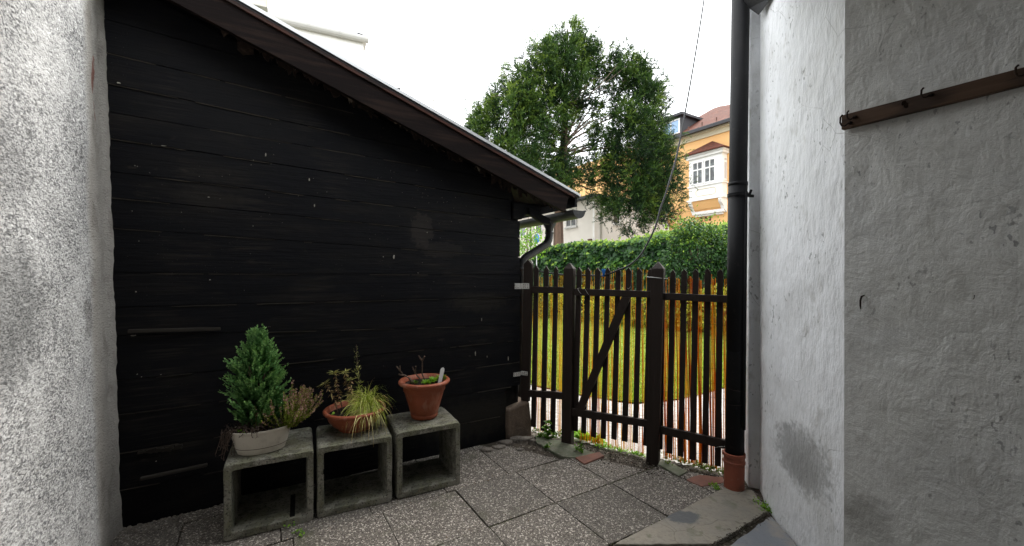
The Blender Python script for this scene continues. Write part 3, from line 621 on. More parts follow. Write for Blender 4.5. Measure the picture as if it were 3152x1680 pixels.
def hinge(u0, v0, u1, v1, um):
    a, b = FE.un(u0, v0, -.045), FE.un(u1, v1, -.045)
    h = MB(); xm = FE.un(um, v0, -.045)[0]
    h.box(xm, b[0], -.0345, -.031, b[2], a[2])
    # the leaf on the shed planks, in fence coordinates
    sw = SH.un(u0, v0, -.012); wx, wy = SH.w(sw[0], -.012); cx, cy = SH.w(.178, -.012)
    l0 = FE.loc(wx, wy); l1 = FE.loc(cx, cy)
    zt, zb = a[2], b[2]
    h.add([(l0[0], l0[1], zb), (l1[0], l1[1], zb), (l1[0], l1[1], zt), (l0[0], l0[1], zt), (l0[0]-.002, l0[1]-.003, zb), (l1[0], l1[1]-.003, zb), (l1[0], l1[1]-.003, zt), (l0[0], l0[1]-.003, zt)],
          [(0, 1, 2, 3), (7, 6, 5, 4), (0, 4, 5, 1), (1, 5, 6, 2), (2, 6, 7, 3), (3, 7, 4, 0)])
    h.add([(l1[0], l1[1]-.003, zb), (xm, -.0345, zb), (xm, -.0345, zt), (l1[0], l1[1]-.003, zt)], [(0, 1, 2, 3)])
    h.mk = len(h.f); d = h
    for k in range(6):
        x = xm+(b[0]-xm)*(.2+.3*(k % 3)); z = zb+(zt-zb)*(.3+.4*(k//3)); r_ = .0042
        d.prism([(x+r_*math.cos(q), z+r_*math.sin(q)) for q in np.linspace(0, 6.28, 9)[:-1]], -.0354, -.0346)
        f = .15+.3*(k % 3); ex = l0[0]+(l1[0]-l0[0])*f; ey = l0[1]+(l1[1]-l0[1])*f-.0045
        d.tube([(ex, ey, z), (ex-.0006, ey-.001, z)], r_, 8)
    h.build('hinge_plate', M['steel_plate'], fl, mt2=M['hole'])
hinge(1585, 871, 1627, 889, 1606); hinge(1581, 1139, 1622, 1157, 1603)
gt_ = thing('garden_gate', 'dark brown picket garden gate with diagonal brace, between the two tall pointed posts', 'gate', (FE.P[0], FE.P[1], 0), FE.ang)
for a in ((1774.6, 1789.5, 822, 1760, 1777, 1325), (1801.7, 1817, 823, 1787.6, 1802.6, 1332), (1831.4, 1847, 823, 1818, 1833.6, 1344), (1863, 1877.5, 822, 1848, 1863.6, 1349), (1894.5, 1910, 822, 1880.7, 1897, 1351),
          (1926, 1943, 822, 1913, 1930.5, 1357), (1959.4, 1975.4, 824, 1946.6, 1962.6, 1362), (1993, 2008, 825, 1979, 1993, 1371)): picket(gt_, *a)
rail(gt_, 1766, 888.5, 909, 2006, 895.5, 916); rail(gt_, 1753, 1255.5, 1279, 1994, 1294, 1316)
m = MB(); m.prism(fpoly([(1771, 1262), (1796, 1262), (1941, 915), (1913, 913)], -.034), -.035, -.0005); m.build('brace', M['fence_wood'], gt_, bevel=.003)
for u, v in ((1782, 890), (1806, 893)):
    m = MB(); p = FE.un(u, v, -.04); m.tube([(p[0]-.01, -.0, p[2]+.012), (p[0]-.012, -.042, p[2]+.006), (p[0]+.01, -.043, p[2]-.03), (p[0]+.025, -.03, p[2]-.045)], .0016, 5); m.build('binding_wire', M['silver_wire'], gt_)
m = MB(); p = FE.un(1940, 880, -.02); m.tube([(p[0]-.03, -.003, p[2]-.02), (p[0]-.01, -.03, p[2]-.024), (p[0]+.006, -.03, p[2]-.005)], .0018, 5)
m.build('binding_wire', M['silver_wire'], gt_)
fr = thing('picket_fence', 'wider dark picket panel with orange reeds behind it, beside the black drainpipe', 'fence', (FE.P[0], FE.P[1], 0), FE.ang)
pa = FE.un(1988, 1400, -.06); pb = FE.un(2026, 1400, -.06)
big_post(fr, pa[0], pb[0], .042, -.065, .03, 1.595, 1.65)
picket(fr, 2038, 2047, 829, 2027, 2039, 1382, .0)
for a in ((2063, 2079, 829, 2050.5, 2069.5, 1394), (2096.6, 2114.8, 826.5, 2086.5, 2103, 1404), (2132, 2150.6, 826.5, 2122, 2141, 1414), (2169, 2188, 826, 2160, 2179, 1424), (2207, 2226.6, 826.5, 2199.5, 2219, 1433)): picket(fr, *a)
rail(fr, 2030, 901, 922, 2252, 910, 932); rail(fr, 2026, 1311, 1334, 2246, 1358, 1386)
m = MB(); p = [FE.un(1990, 852, -.07), FE.un(2009, 853, -.07), FE.un(2037, 856, -.068), FE.un(2056, 857, .02)]; m.tube([(q[0], q[1], q[2]) for q in p], .0022, 5); m.build('binding_wire', M['silver_wire'], fr); m = MB()
q = FE.un(2240, 1374, -.05); m.tube([(q[0], -.05, q[2]), (q[0]-.06, -.055, q[2]-.012), (q[0]-.09, -.05, q[2]-.03), (q[0]-.085, -.045, q[2]-.06)], .0016, 5)
m.build('binding_wire', M['silver_wire'], fr)

# reed screens: hundreds of thin straws bound with wire
def reeds(name, label, u0, u1, vt, vb, pitch, off, tlo, thi, drop=.1, jit=.15, fat=1):
    root = thing(name, label, 'reed screen', (FE.P[0], FE.P[1], 0), FE.ang, 'reed screens tied behind the pickets')
    x0, x1 = FE.un(u0, 1000, off)[0], FE.un(u1, 1000, off)[0]
    V = []; Fc = []; T = []; x = x0; zt = FE.un((u0+u1)/2, vt, off)[2]
    while x < x1:
        x += pitch*random.uniform(.45, 1.5)
        if random.random() < drop: continue
        z0 = FE.un((u0+u1)/2, (vb[0]+vb[1])/2, off)[2]; z0 = max(.0, .012+abs(random.gauss(0, .012)))
        z1 = zt+random.gauss(0, .012) - (random.random() < .12)*random.uniform(0, .25); lean = random.gauss(-.012, jit*.06); r_ = fat*random.uniform(.0017, .0036); y = off+random.uniform(-.004, .004)
        seg = 6; b = len(V); tt = min(1, max(0, random.uniform(tlo, thi)))
        for k in range(seg+1):
            t = k/seg; xx = x+lean*(t-.5)+.003*math.sin(t*7+x*90); zz = z0+(z1-z0)*t; rr = r_*(1-.35*t)
            for q in range(4): V.append((xx+rr*math.cos(q*1.5708), y+rr*math.sin(q*1.5708), zz))
        for k in range(seg):
            for q in range(4): Fc.append((b+k*4+q, b+k*4+(q+1) % 4, b+(k+1)*4+(q+1) % 4, b+(k+1)*4+q)); T.append(min(1, max(0, tt+random.gauss(0, .06))))
    me = bpy.data.meshes.new('straw'); me.from_pydata(V, [], Fc); me.update()
    at = me.attributes.new('tint', 'FLOAT', 'FACE'); at.data.foreach_set('value', T); me.materials.append(M['reed'])
    o = bpy.data.objects.new('straw', me); COL.objects.link(o); o.parent = root
    m = MB()
    for z in np.arange(.12, zt-.02, .115):
        m.tube([(xx, off-.006+.004*random.uniform(-1, 1), z+random.uniform(-.004, .004)) for xx in np.arange(x0, x1, .03)], .0009, 4)
    m.build('binding_wire', M['wire'], root)
    return root
reeds('reed_screen', 'narrow yellow reed screen behind the panel next to the shed', 1632, 1731, 850, (1335, 1345), .0098, .045, .35, 1.0, .3)
reeds('reed_screen', 'yellow green reed screen behind the braced gate', 1784, 2003, 834, (1345, 1390), .0092, .045, .3, 1.0, .3)
reeds('reed_screen', 'dense orange reed screen behind the panel beside the drainpipe', 2036, 2262, 857, (1410, 1480), .0072, .05, .05, .7, .10, fat=1.3)

# ------------------------------------------------------------------ drainpipe on the right
dp = thing('drainpipe', 'black cast drainpipe with a terracotta foot, at the end of the white wall', 'drainpipe', (1.607, 2.99, 0))
m = MB(); m.tube([(0, 0, .22), (.012, 0, 1.2), (.028, 0, 2.2), (.052, 0, 3.9)], .0595, 28); m.tube([(.012, 0, 1.0), (.027, 0, 2.215)], .0625, 28); m.tube([(.0275, 0, 2.19), (.028, 0, 2.215)], .0645, 28)
m.tube([(.070, .035, .1), (.078, .035, 1.2), (.09, .035, 2.2)], .021, 14); m.tube([(.035, -.062, .45), (.042, -.062, 1.3), (.052, -.058, 2.14)], .012, 10)
m.build('pipe', M['pipe_black'], dp, smooth=True)
m = MB()
for z, r_ in ((2.13, .068), (2.118, .068)): m.tube([(.026, 0, z-.006), (.026, 0, z+.006)], r_, 28)
m.tube([(.07, -.06, 2.10), (.09, -.06, 2.15)], .009, 8); m.bar((.08, .0, 2.124), (.2, .06, 2.124), .012, .02)
m.build('pipe_bracket', M['pipe_black'], dp, bevel=.002)
m = MB(); m.lathe([(.066, -.03), (.067, .02), (.0675, .16), (.068, .185), (.073, .19), (.073, .205), (.069, .21), (.069, .235), (.074, .24), (.074, .262), (.062, .264), (.062, .2)], 32)
m.build('terracotta_foot', M['terracotta_pipe'], dp, smooth=False)
m = MB()
for z, s in ((.62, .01), (.72, -.02)):
    m = MB(); m.tube([(.002+.0625*math.cos(q), .0625*math.sin(q), z+s*(q+1.5)*.5+random.uniform(-.002, .002)) for q in np.linspace(-3.2, .2, 14)], .0013, 4)
    m.build('binding_wire', M['wire'], dp)

# ------------------------------------------------------------------ hook rail on the inner wall
RW = Frame((1.63, 1.958), (.265, -.428))     # along the inner wall toward the camera; y into the wall
# y axis of this frame points to the right/back of the wall face
hr = thing('hook_rail', 'long brown wooden batten with rusty iron hooks, on the shaded inner wall', 'hook rail', (RW.P[0], RW.P[1], 0), RW.ang)
a, b = RW.un(2590, 355, -.03), RW.un(3152, 206, -.03); a2, b2 = RW.un(2592, 398, -.03), RW.un(3152, 261, -.03)
x0 = a[0]-.0; x1 = b[0]+.9; sl_ = (b[2]-a[2])/(b[0]-a[0]); sl2 = (b2[2]-a2[2])/(b2[0]-a2[0])
n = 20; m = MB()
top = [(x, a[2]+sl_*(x-a[0])+.0015*noise.noise((x*9, 1, 0))) for x in np.linspace(x0, x1, n)]; bot = [(x, a2[2]+sl2*(x-a2[0])+.0015*noise.noise((x*9, 5, 0))) for x in np.linspace(x0, x1, n)]
m.prism(bot+top[::-1], -.032, -.004); m.build('batten', M['rail_wood'], hr, bevel=.003)
for u, v in ((2603, 378), (2621, 360), (2852, 292), (3145, 225)):
    p = RW.un(u, v, -.04); s = 1.0 if u > 2610 else 1.3
    m = MB(); x, y, z = p; y = -.034
    m.tube([(x+.012*s, y, z-.004), (x+.010*s, y-.016, z-.006), (x+.002, y-.02, z-.014*s), (x-.008*s, y-.02, z-.010*s), (x-.013*s, y-.02, z+.004), (x-.012*s, y-.02, z+.022*s), (x-.006*s, y-.018, z+.030*s)], .0036, 8)
    m.tube([(x+.012*s, y+.001, z-.003), (x+.012*s, y-.004, z-.003)], .008, 8)
    m.build('hook', M['rust'], hr, smooth=True)
m = MB()
for u, v in ((2790, 325), (2783, 318)): p = RW.un(u, v, -.032); m.tube([(p[0], -.031, p[2]), (p[0]+.002, -.0345, p[2])], .011, 9)
m.build('knot', M['rust'], hr)
# small rusty nails in the inner wall
for (u, v, s), lb in zip([(2659, 925, .8), (2998, 913, .22)], ['dark bent iron spike sticking out of the shaded inner wall', 'small rusty nail stub further along the shaded inner wall']):
    p = RW.un(u, v, -.005); x, y = RW.w(p[0], -.0)
    m = MB(); k_ = min(1, s+.1); m.tube([(0, 0, .03*s), (-.02*k_, -.006, .025*s), (-.028*k_, -.008, .0), (-.026*k_, -.006, -.03*s), (-.018*k_, 0, -.05*s)], [.003*k_, .005*k_, .0045*k_, .004*k_, .002*k_], 7)
    o = m.build('iron_nail', M['rust'], None, smooth=True); o.location = (x, y, p[2]); tag(o, lb, 'nail', 'nails in the inner wall')

# ------------------------------------------------------------------ concrete blocks
def block(label, P, d, W, H, Dp, notch):
    f = Frame(P, d); root = thing('concrete_block', label, 'concrete block', (P[0], P[1], 0), f.ang, 'open concrete blocks in a row against the shed')
    T = .043; r = .022
    def rr(x0, x1, z0, z1, r, n=5):
        out = []
        for cx, cz, a0 in ((x1-r, z0+r, -90), (x1-r, z1-r, 0), (x0+r, z1-r, 90), (x0+r, z0+r, 180)):
            for k in range(n+1): a = R(a0+90*k/n); out.append((cx+r*math.cos(a), cz+r*math.sin(a)))
        return out
    nseg = 16
    def dense(p, k=14):
        out = []
        for i, a in enumerate(p):
            b = p[(i+1) % len(p)]; L = math.dist(a, b); c = max(1, int(L/.03))
            # equal counts needed on both loops -> fixed subdivision on the four long sides
            c = k if L > .15 else 1
            for j in range(c): out.append((a[0]+(b[0]-a[0])*j/c, a[1]+(b[1]-a[1])*j/c))
        return out
    o = dense(rr(0, W, 0, H, r)); i_ = dense(rr(T, W-T*.92, .05, H-T, .012)); n = len(o); m = MB()
    ys = np.linspace(0, Dp, 9); seed = random.uniform(0, 99)
    def J(x, y, z, s): q = Vector((x*9+seed, y*9, z*9)); return noise.noise(q)*.003*s+noise.noise(q*4)*.0013
    rings = []
    for y in ys:
        for L_, sgn in ((o, 1), (i_, -1)):
            st = len(m.v)
            for x, z in L_:
                cx, cz = x-W/2, z-H/2; l = math.hypot(cx, cz); j = J(x, y, z, 1)*sgn; taper = .004 if y == ys[0] or y == ys[-1] else 0
                m.v.append((x+cx/l*(j-taper*sgn), y+(J(z, x, y, 1) if y == ys[0] else 0), z+cz/l*(j-taper*sgn)))
            rings.append(st)
    for k in range(len(ys)-1):
        for w_ in (0, 1):
            a, b = rings[2*k+w_], rings[2*k+2+w_]
            for q in range(n): m.f.append((a+q, a+(q+1) % n, b+(q+1) % n, b+q))
    for k in (0, len(ys)-1):
        a, b = rings[2*k], rings[2*k+1]
        for q in range(n): m.f.append((a+q, a+(q+1) % n, b+(q+1) % n, b+q))
    ob = m.build('concrete_shell', M['concrete'], root, smooth=False)
    bv = ob.modifiers.new('bevel', 'BEVEL'); bv.width = .004; bv.segments = 2; bv.limit_method = 'ANGLE'; bv.angle_limit = R(40)
    d_ = MB()
    for x0_, x1_, y0_, y1_, z0_, z1_ in notch: d_.box(x0_, x1_, y0_, y1_, z0_, z1_)
    if notch: d_.build('slot', M['hole'], root)
    return f
b1 = block('open mossy concrete block holding up the beige oval planter', (-1.669, 2.385), (.42, .2156), .474, .447, .455, [(.34, .368, .02, .30, .047, .0525)])
b2 = block('middle open concrete block, under the wide terracotta bowl', (-1.235, 2.614), (.4195, .2046), .467, .452, .42, [(.043-.006, .0445, .0-.004, .03, .28, .31)])
b3 = block('open concrete block under the tall terracotta flower pot, nearest the gate', (-.791, 2.835), (.4124, .2134), .464, .463, .41, [])

# ------------------------------------------------------------------ pots
def soil(root, c, r, sx, sy, rz, z, n=30):
    m = MB(); m.lathe([(.001, z+.012), (r*.5, z+.01), (r, z), (r, z-.02)][::-1], n, c, sx, sy, rz); return m.build('soil', M['pot_soil'], root)
c1 = (-1.575, 2.60, .449)
p1 = thing('oval_planter', 'beige oval plastic planter with conifer and heather, on the left concrete block', 'planter', c1, R(27))
m = MB(); H = .148; m.lathe([(.120, .0), (.128, .004), (.140, .036), (.141, .038), (.1385, .0395), (.1415, .042), (.163, .128), (.168, .136), (.170, .146), (.168, .15), (.163, .146), (.157, .12), (.13, .03)], 56, sx=1.0, sy=.66)
m.build('pot', M['beige_pot'], p1, smooth=False)
m = MB(); m.lathe([(.1392, .0375), (.1408, .0382), (.1408, .0402), (.1392, .041)], 56, sx=1.004, sy=.664); m.build('saucer_gap', M['pot_line'], p1)
soil(p1, (0, 0, 0), .155, 1, .66, 0, .118)
c2 = (-1.118, 2.945, .455)
p2 = thing('terracotta_bowl', 'wide shallow terracotta bowl with yellow grass, on the middle concrete block', 'bowl', c2)
m = MB(); m.lathe([(.100, 0), (.107, .003), (.112, .014), (.109, .018), (.145, .040), (.172, .072), (.188, .110), (.191, .122), (.202, .124), (.210, .132), (.210, .143), (.202, .150), (.192, .150), (.184, .142), (.178, .11), (.13, .05), (.09, .03)], 64)
m.build('pot', M['terracotta'], p2, smooth=True); soil(p2, (0, 0, 0), .178, 1, 1, 0, .112)
c3 = (-.668, 3.15, .467)
p3 = thing('flower_pot', 'tall round terracotta flower pot with bare twigs, on the right concrete block', 'flower pot', c3)
m = MB(); m.lathe([(.088, 0), (.096, .003), (.102, .028), (.099, .032), (.104, .04), (.122, .11), (.140, .17), (.150, .205), (.156, .208), (.158, .24), (.163, .247), (.166, .25), (.183, .255), (.192, .266), (.192, .276), (.184, .284), (.170, .285), (.160, .28), (.152, .25), (.11, .09)], 64)
m.build('pot', M['terracotta'], p3, smooth=True); soil(p3, (0, 0, 0), .155, 1, 1, 0, .252)
m = MB(); m.prism([(-.014, -.05), (.012, -.05), (.017, .075), (.014, .088), (.004, .096), (-.008, .09), (-.014, .078)], -.0012, .0012)
o = m.build('plant_label', M['tag_white'], None); o.location = (c3[0]+.130, c3[1]-.055, c3[2]+.29); o.rotation_euler = (R(-12), R(14), R(18)); tag(o, 'small white plastic plant tag stuck in the tall flower pot', 'plant tag')

# ------------------------------------------------------------------ plants in the pots
def rand_unit(n): return nrm(rng.normal(size=(n, 3)))
# dwarf conifer: upright fans of scale leaves
base = np.array([-1.628, 2.645, .585]); Hc = .585
cf = thing('dwarf_conifer', 'bushy bright green dwarf conifer rising from the beige planter', 'conifer', tuple(base))
P_, D_, N_, L_, T_ = [], [], [], [], []
for k in range(520):
    h = rng.uniform(.0, .93)**.95; prof = .215*min(1., ((1-h)/.52))**.8*min(1, .8+h*1.2)
    a = rng.uniform(0, 6.283); prof *= .88+.16*math.sin(3*a+h*5); out = np.array([math.cos(a), math.sin(a)*.85, 0]); up = np.array([0, 0, 1.])
    rad = prof*rng.uniform(.45, 1.0)
    root_ = np.array([0, 0, h*Hc-.03])+out*rad*.35; tip_ = np.array([0, 0, h*Hc+rng.uniform(.05, .10)])+out*rad
    dirv = tip_-root_; side = nrm(np.cross(dirv, up)+rng.normal(size=3)*.3*.2); nn = nrm(np.cross(side, dirv)); ns = 13
    Ld = np.linalg.norm(dirv)
    for j in range(ns):
        t = j/(ns-1); c = root_+dirv*t; br = (1-t)*.5+.25
        for sgn in (-1, 1, 0):
            ln = .030*br+.006
            dd = nrm(dirv)*.8+side*sgn*.75+up*.25+rng.normal(size=3)*.16
            P_.append(c+rng.normal(size=3)*.003); D_.append(dd); N_.append(nn+rng.normal(size=3)*.5); L_.append(ln*rng.uniform(.8, 1.3))
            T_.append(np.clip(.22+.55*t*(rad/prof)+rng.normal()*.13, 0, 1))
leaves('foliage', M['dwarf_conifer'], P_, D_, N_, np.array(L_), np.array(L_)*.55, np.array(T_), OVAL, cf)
m = MB(); m.tube([(0, 0, -.05), (.005, 0, .15), (0, .01, .45)], [.014, .01, .004], 7)
for k in range(14):
    a = random.uniform(0, 6.28); h = random.uniform(0, .35); m.tube([(0, 0, h), (.06*math.cos(a), .06*math.sin(a), h+.05), (.12*math.cos(a), .12*math.sin(a), h+.13)], [.005, .003, .002], 5)
m.build('stem', M['twig'], cf)
# heather
hb = np.array([-1.475, 2.655, .575])
hc = thing('heather', 'heather with pinkish flower spikes at the right end of the beige planter', 'heather', tuple(hb))
P_, D_, N_, L_, T_ = [], [], [], [], []
def spike(b, d, ln, bend, pink):
    n = int(ln/.006); c = np.array(b, float); dd = nrm(np.array(d, float))
    for j in range(n):
        t = j/n; dd = nrm(dd+np.array([0, 0, bend*.02])+rng.normal(size=3)*.02); c = c+dd*.006
        for q in range(4):
            o_ = rand_unit(1)[0]; P_.append(c); D_.append(dd*.7+o_*.8); N_.append(rand_unit(1)[0]); fl_ = t > pink
            L_.append((.011 if fl_ else .010)*rng.uniform(.8, 1.3)); T_.append(np.clip((.75 if fl_ and rng.random() < .6 else .3)+rng.normal()*.16, 0, 1))
for k in range(120):
    a = rng.normal(.25, .8); el = rng.uniform(.35, 1.2); r0 = rng.uniform(0, .07)
    b = (math.cos(a)*r0+.01, math.sin(a)*r0*.6, 0)
    spike(b, (math.cos(a)*math.cos(el), math.sin(a)*math.cos(el)*.8, math.sin(el)), rng.uniform(.11, .27), 1, rng.uniform(.55, .78))
for k in range(7): spike((-.12+rng.normal()*.015, -.06+rng.normal()*.01, .0), (rng.normal()*.25, -.1, 1), rng.uniform(.08, .16), 0, .5)
spike((.02, .02, .03), (.1, 0, 1), .26, 0, .45)
leaves('flower_spikes', M['heather'], P_, D_, N_, np.array(L_), np.array(L_)*.5, np.array(T_), KITE, hc)
# withered plant hanging over the left rim, and low dead growth
P_, D_, N_, L_, T_ = [], [], [], [], []
wb = np.array([-1.735, 2.53, .59])
wt = thing('withered_plant', 'withered dark brown plant hanging over the left rim of the beige planter', 'dead plant', tuple(wb))
m = MB()
for k in range(46):
    a = rng.uniform(2.2, 5.2); l = rng.uniform(.05, .15); st = np.array([rng.uniform(-.02, .20), rng.uniform(-.05, .05), 0]); out = np.array([math.cos(a), math.sin(a), 0])
    if st[0] > .05: out = out*.5
    pts = [st+out*l*.55*t+np.array([0, 0, .03*math.sin(3*t)-l*(1.2 if st[0] < .05 else .1)*t*t])+rng.normal(size=3)*.004 for t in np.linspace(0, 1, 6)]
    m.tube([tuple(p) for p in pts], .0016, 4)
    for p in pts[1:]:
        for q in range(3): P_.append(p); D_.append(rand_unit(1)[0]+np.array([0, 0, -.4])); N_.append(rand_unit(1)[0]); L_.append(rng.uniform(.008, .02)); T_.append(rng.uniform(0, 1))
for k in range(420):
    p = np.array([rng.uniform(-.01, .30), rng.uniform(-.06, .06), 0]); P_.append(p+np.array([0, p[0]*.35, rng.uniform(-.02, .05)])); D_.append(rand_unit(1)[0]); N_.append(rand_unit(1)[0]); L_.append(rng.uniform(.01, .024)); T_.append(rng.uniform(0, .7))
m.build('stem', M['twig'], wt); leaves('dead_leaves', M['dry'], P_, D_, N_, np.array(L_), np.array(L_)*.4, np.array(T_), KITE, wt)
def rosette(name, label, loc, n, r0, r1, el, mt, tlo=.5, thi=1., grp=None, wd=.45, shape=OVAL):
    a = rng.uniform(0, 6.28, n); e = np.clip(rng.normal(el, .25, n), -.3, 1.4); d = np.stack([np.cos(a)*np.cos(e), np.sin(a)*np.cos(e), np.sin(e)], 1)
    L = rng.uniform(r0, r1, n); o = leaves(name, mt, d*.004, d, np.cross(np.cross(d, [0, 0, 1]), d)+rng.normal(size=(n, 3))*.1, L, L*wd, rng.uniform(tlo, thi, n), shape)
    o.location = loc; return tag(o, label, 'plant', grp)
rosette('seedling', 'small green seedling at the front left of the beige planter', (-1.652, 2.515, .59), 6, .025, .042, .45, M['bright_leaf'], .4, .7, wd=.55)
# yellow grass tuft in the bowl
def curved_blades(m_, name, parent, n, base_fn, ln_fn, w_, tfn, droop=1.0, el=(.7, 1.45)):
    V = []; Fc = []; T = []
    for k in range(n):
        b = np.array(base_fn()); a = rng.uniform(0, 6.283); e = rng.uniform(*el); L = ln_fn(); t0 = tfn(); seg = 9
        d = np.array([math.cos(a)*math.cos(e), math.sin(a)*math.cos(e), math.sin(e)]); c = b.copy(); side = nrm(np.cross(d, [0, 0, 1])); st = len(V); dr = droop*rng.uniform(.6, 1.4)
        for j in range(seg+1):
            t = j/seg; ww = w_*(1-t**2)*.5+.0002
            V += [tuple(c-side*ww), tuple(c+side*ww+np.array([0, 0, ww*.4]))]
            d = nrm(d+np.array([0, 0, -1])*dr*(.12+.32*t)+rng.normal(size=3)*.03); c = c+d*L/seg
        for j in range(seg): Fc.append((st+2*j, st+2*j+1, st+2*j+3, st+2*j+2)); T.append(float(np.clip(t0+.25*j/seg+rng.normal()*.03, 0, 1)))
    me = bpy.data.meshes.new(name); me.from_pydata(V, [], Fc); me.update(); at = me.attributes.new('tint', 'FLOAT', 'FACE'); at.data.foreach_set('value', T); me.materials.append(m_)
    o = bpy.data.objects.new(name, me); COL.objects.link(o)
    if parent: o.parent = parent
    return o
tf = curved_blades(M['tuft'], 'grass_tuft', None, 620, lambda: (rng.normal()*.026, rng.normal()*.026, 0), lambda: rng.uniform(.11, .26), .0050, lambda: float(np.clip(abs(rng.normal()*.28)+.12, 0, .75)), 1.35, (.5, 1.5))
tf.location = (c2[0]+.082, c2[1]+.0, c2[2]+.135); tag(tf, 'arching tuft of yellow green grass in the terracotta bowl', 'grass tuft')
tf2 = curved_blades(M['tuft'], 'withered_grass', None, 60, lambda: (rng.normal()*.02, rng.normal()*.02, 0), lambda: rng.uniform(.18, .27), .0034, lambda: rng.uniform(.6, .8), 1.5, (.1, .7))
tf2.location = (c2[0]+.115, c2[1]-.10, c2[2]+.14); tag(tf2, 'withered straw coloured blades hanging over the front rim of the bowl', 'dry grass')
# spurge stalks with whorls of narrow leaves
sp = thing('spurge', 'leggy spurge with thin leaf whorls at the left side of the terracotta bowl', 'plant', (c2[0], c2[1], c2[2]+.11))
P_, D_, N_, L_, T_ = [], [], [], [], []; m = MB()
def stalk(b, t, bow, whorl=18):
    b, t = np.array(b, float), np.array(t, float); pts = [b+(t-b)*q+np.array(bow)*math.sin(math.pi*q) for q in np.linspace(0, 1, 9)]
    m.tube([tuple(p) for p in pts], [.0034]*5+[.0026]*4, 6)
    ax = nrm(t-pts[-3])
    for q in range(whorl):
        o_ = nrm(np.cross(ax, rand_unit(1)[0])); P_.append(pts[-1]-ax*rng.uniform(0, .02)); D_.append(o_+ax*rng.uniform(-.2, .6)); N_.append(ax+rng.normal(size=3)*.2); L_.append(rng.uniform(.04, .062)); T_.append(rng.uniform(.1, .6))
    for q in range(44):
        s = rng.uniform(.3, .95); p = pts[int(s*8)]+(pts[min(8, int(s*8)+1)]-pts[int(s*8)])*(s*8 % 1); o_ = nrm(np.cross(ax, rand_unit(1)[0]))
        P_.append(p); D_.append(o_-ax*rng.uniform(.2, 1.1)); N_.append(ax+rng.normal(size=3)*.3); L_.append(rng.uniform(.018, .04)); T_.append(rng.uniform(.55, 1))
# targets from the picture, on the plane through the bowl's centre
def inb(u, v, Y): X, Yy, Z = D(u, v, Y); return (X-c2[0], Yy-c2[1], Z-c2[2]-.11)
stalk((-.11, -.03, 0), inb(998, 1178, 2.93), (0.02, 0, .0)); stalk((-.075, -.02, 0), inb(1028, 1145, 2.95), (-.0, 0, .0), 22); stalk((-.035, .02, 0), inb(1062, 1142, 2.96), (.0, 0, .0), 22); stalk((-.02, -.02, 0), inb(1080, 1165, 2.95), (0, 0, 0), 16)
m.build('stem', M['twig'], sp); leaves('leaf_whorls', M['spurge'], P_, D_, N_, np.array(L_), .0085, np.array(T_), KITE, sp)
# tall seed stalk
sdk = thing('seed_stalk', 'tall thin green seed stalk standing up behind the yellow grass', 'weed', (c2[0], c2[1], c2[2]+.11))
P_, D_, N_, L_, T_ = [], [], [], [], []; m = MB()
a, b, c = inb(1110, 1235, 2.97), inb(1100, 1140, 2.97), inb(1097, 1060, 2.97); pts = arc(a, b, c, 14); m.tube(pts, .0022, 5)
for k in range(150):
    t = rng.uniform(0, 1); p = np.array(pts[int(t*13)]); P_.append(p+rng.normal(size=3)*.004*(1+2.2*t)); d = rand_unit(1)[0]; d[2] = abs(d[2])+.3; D_.append(d); N_.append(rand_unit(1)[0]); L_.append(rng.uniform(.012, .035) if t < .6 else rng.uniform(.006, .014)); T_.append(rng.uniform(.0, .5))
m.build('stem', M['bright_leaf'] if False else M['twig'], sdk); leaves('leaflets', M['spurge'], P_, D_, N_, np.array(L_), np.array(L_)*.3, np.array(T_), KITE, sdk)
rosette('seedling', 'tiny round leaved seedling in the front left of the terracotta bowl', (c2[0]-.11, c2[1]-.10, c2[2]+.13), 7, .01, .02, .5, M['bright_leaf'], .6, 1, wd=.8)
# twigs and succulents in the tall pot
tw = thing('bare_twigs', 'bare knobbly brown twigs sticking out of the tall flower pot', 'twigs', (c3[0], c3[1], c3[2]+.24))
def in3(u, v, Y): X, Yy, Z = D(u, v, Y); return (X-c3[0], Yy-c3[1], Z-c3[2]-.24)
m = MB()
def twig(pp, r=.006):
    pts = []
    for p, q in zip(pp[:-1], pp[1:]):
        for t in (0, .33, .66): pts.append(tuple(p[i]+(q[i]-p[i])*t+random.uniform(-.002, .002) for i in range(3)))
    pts.append(pp[-1]); m.tube(pts, [r*(1.15 if i % 2 else .8)*(1-.3*i/len(pts)) for i in range(len(pts))], 7)
twig([(0.02, 0, 0), in3(1300, 1150, 3.14), in3(1300, 1112, 3.12)]); twig([in3(1300, 1112, 3.12), in3(1288, 1094, 3.12)], .0065); twig([in3(1300, 1112, 3.12), in3(1307, 1096, 3.1)], .0065)
twig([(.02, -.01, 0), in3(1285, 1158, 3.1), in3(1274, 1140, 3.1), in3(1270, 1129, 3.1)]); twig([in3(1278, 1150, 3.1), in3(1280, 1127, 3.09)])
twig([(-.04, -.07, 0), in3(1262, 1165, 3.04), in3(1240, 1152, 3.02), in3(1230, 1138, 3.0), in3(1220, 1127, 3.0)]); twig([in3(1232, 1140, 3.0), in3(1231, 1125, 3.0)], .0055); twig([in3(1245, 1156, 3.02), in3(1227, 1151, 3.0)], .0055)
twig([(-.08, -.06, .0), in3(1258, 1162, 3.03), in3(1270, 1175, 3.0)], .005)
m.build('stem', M['twig'], tw, smooth=False)
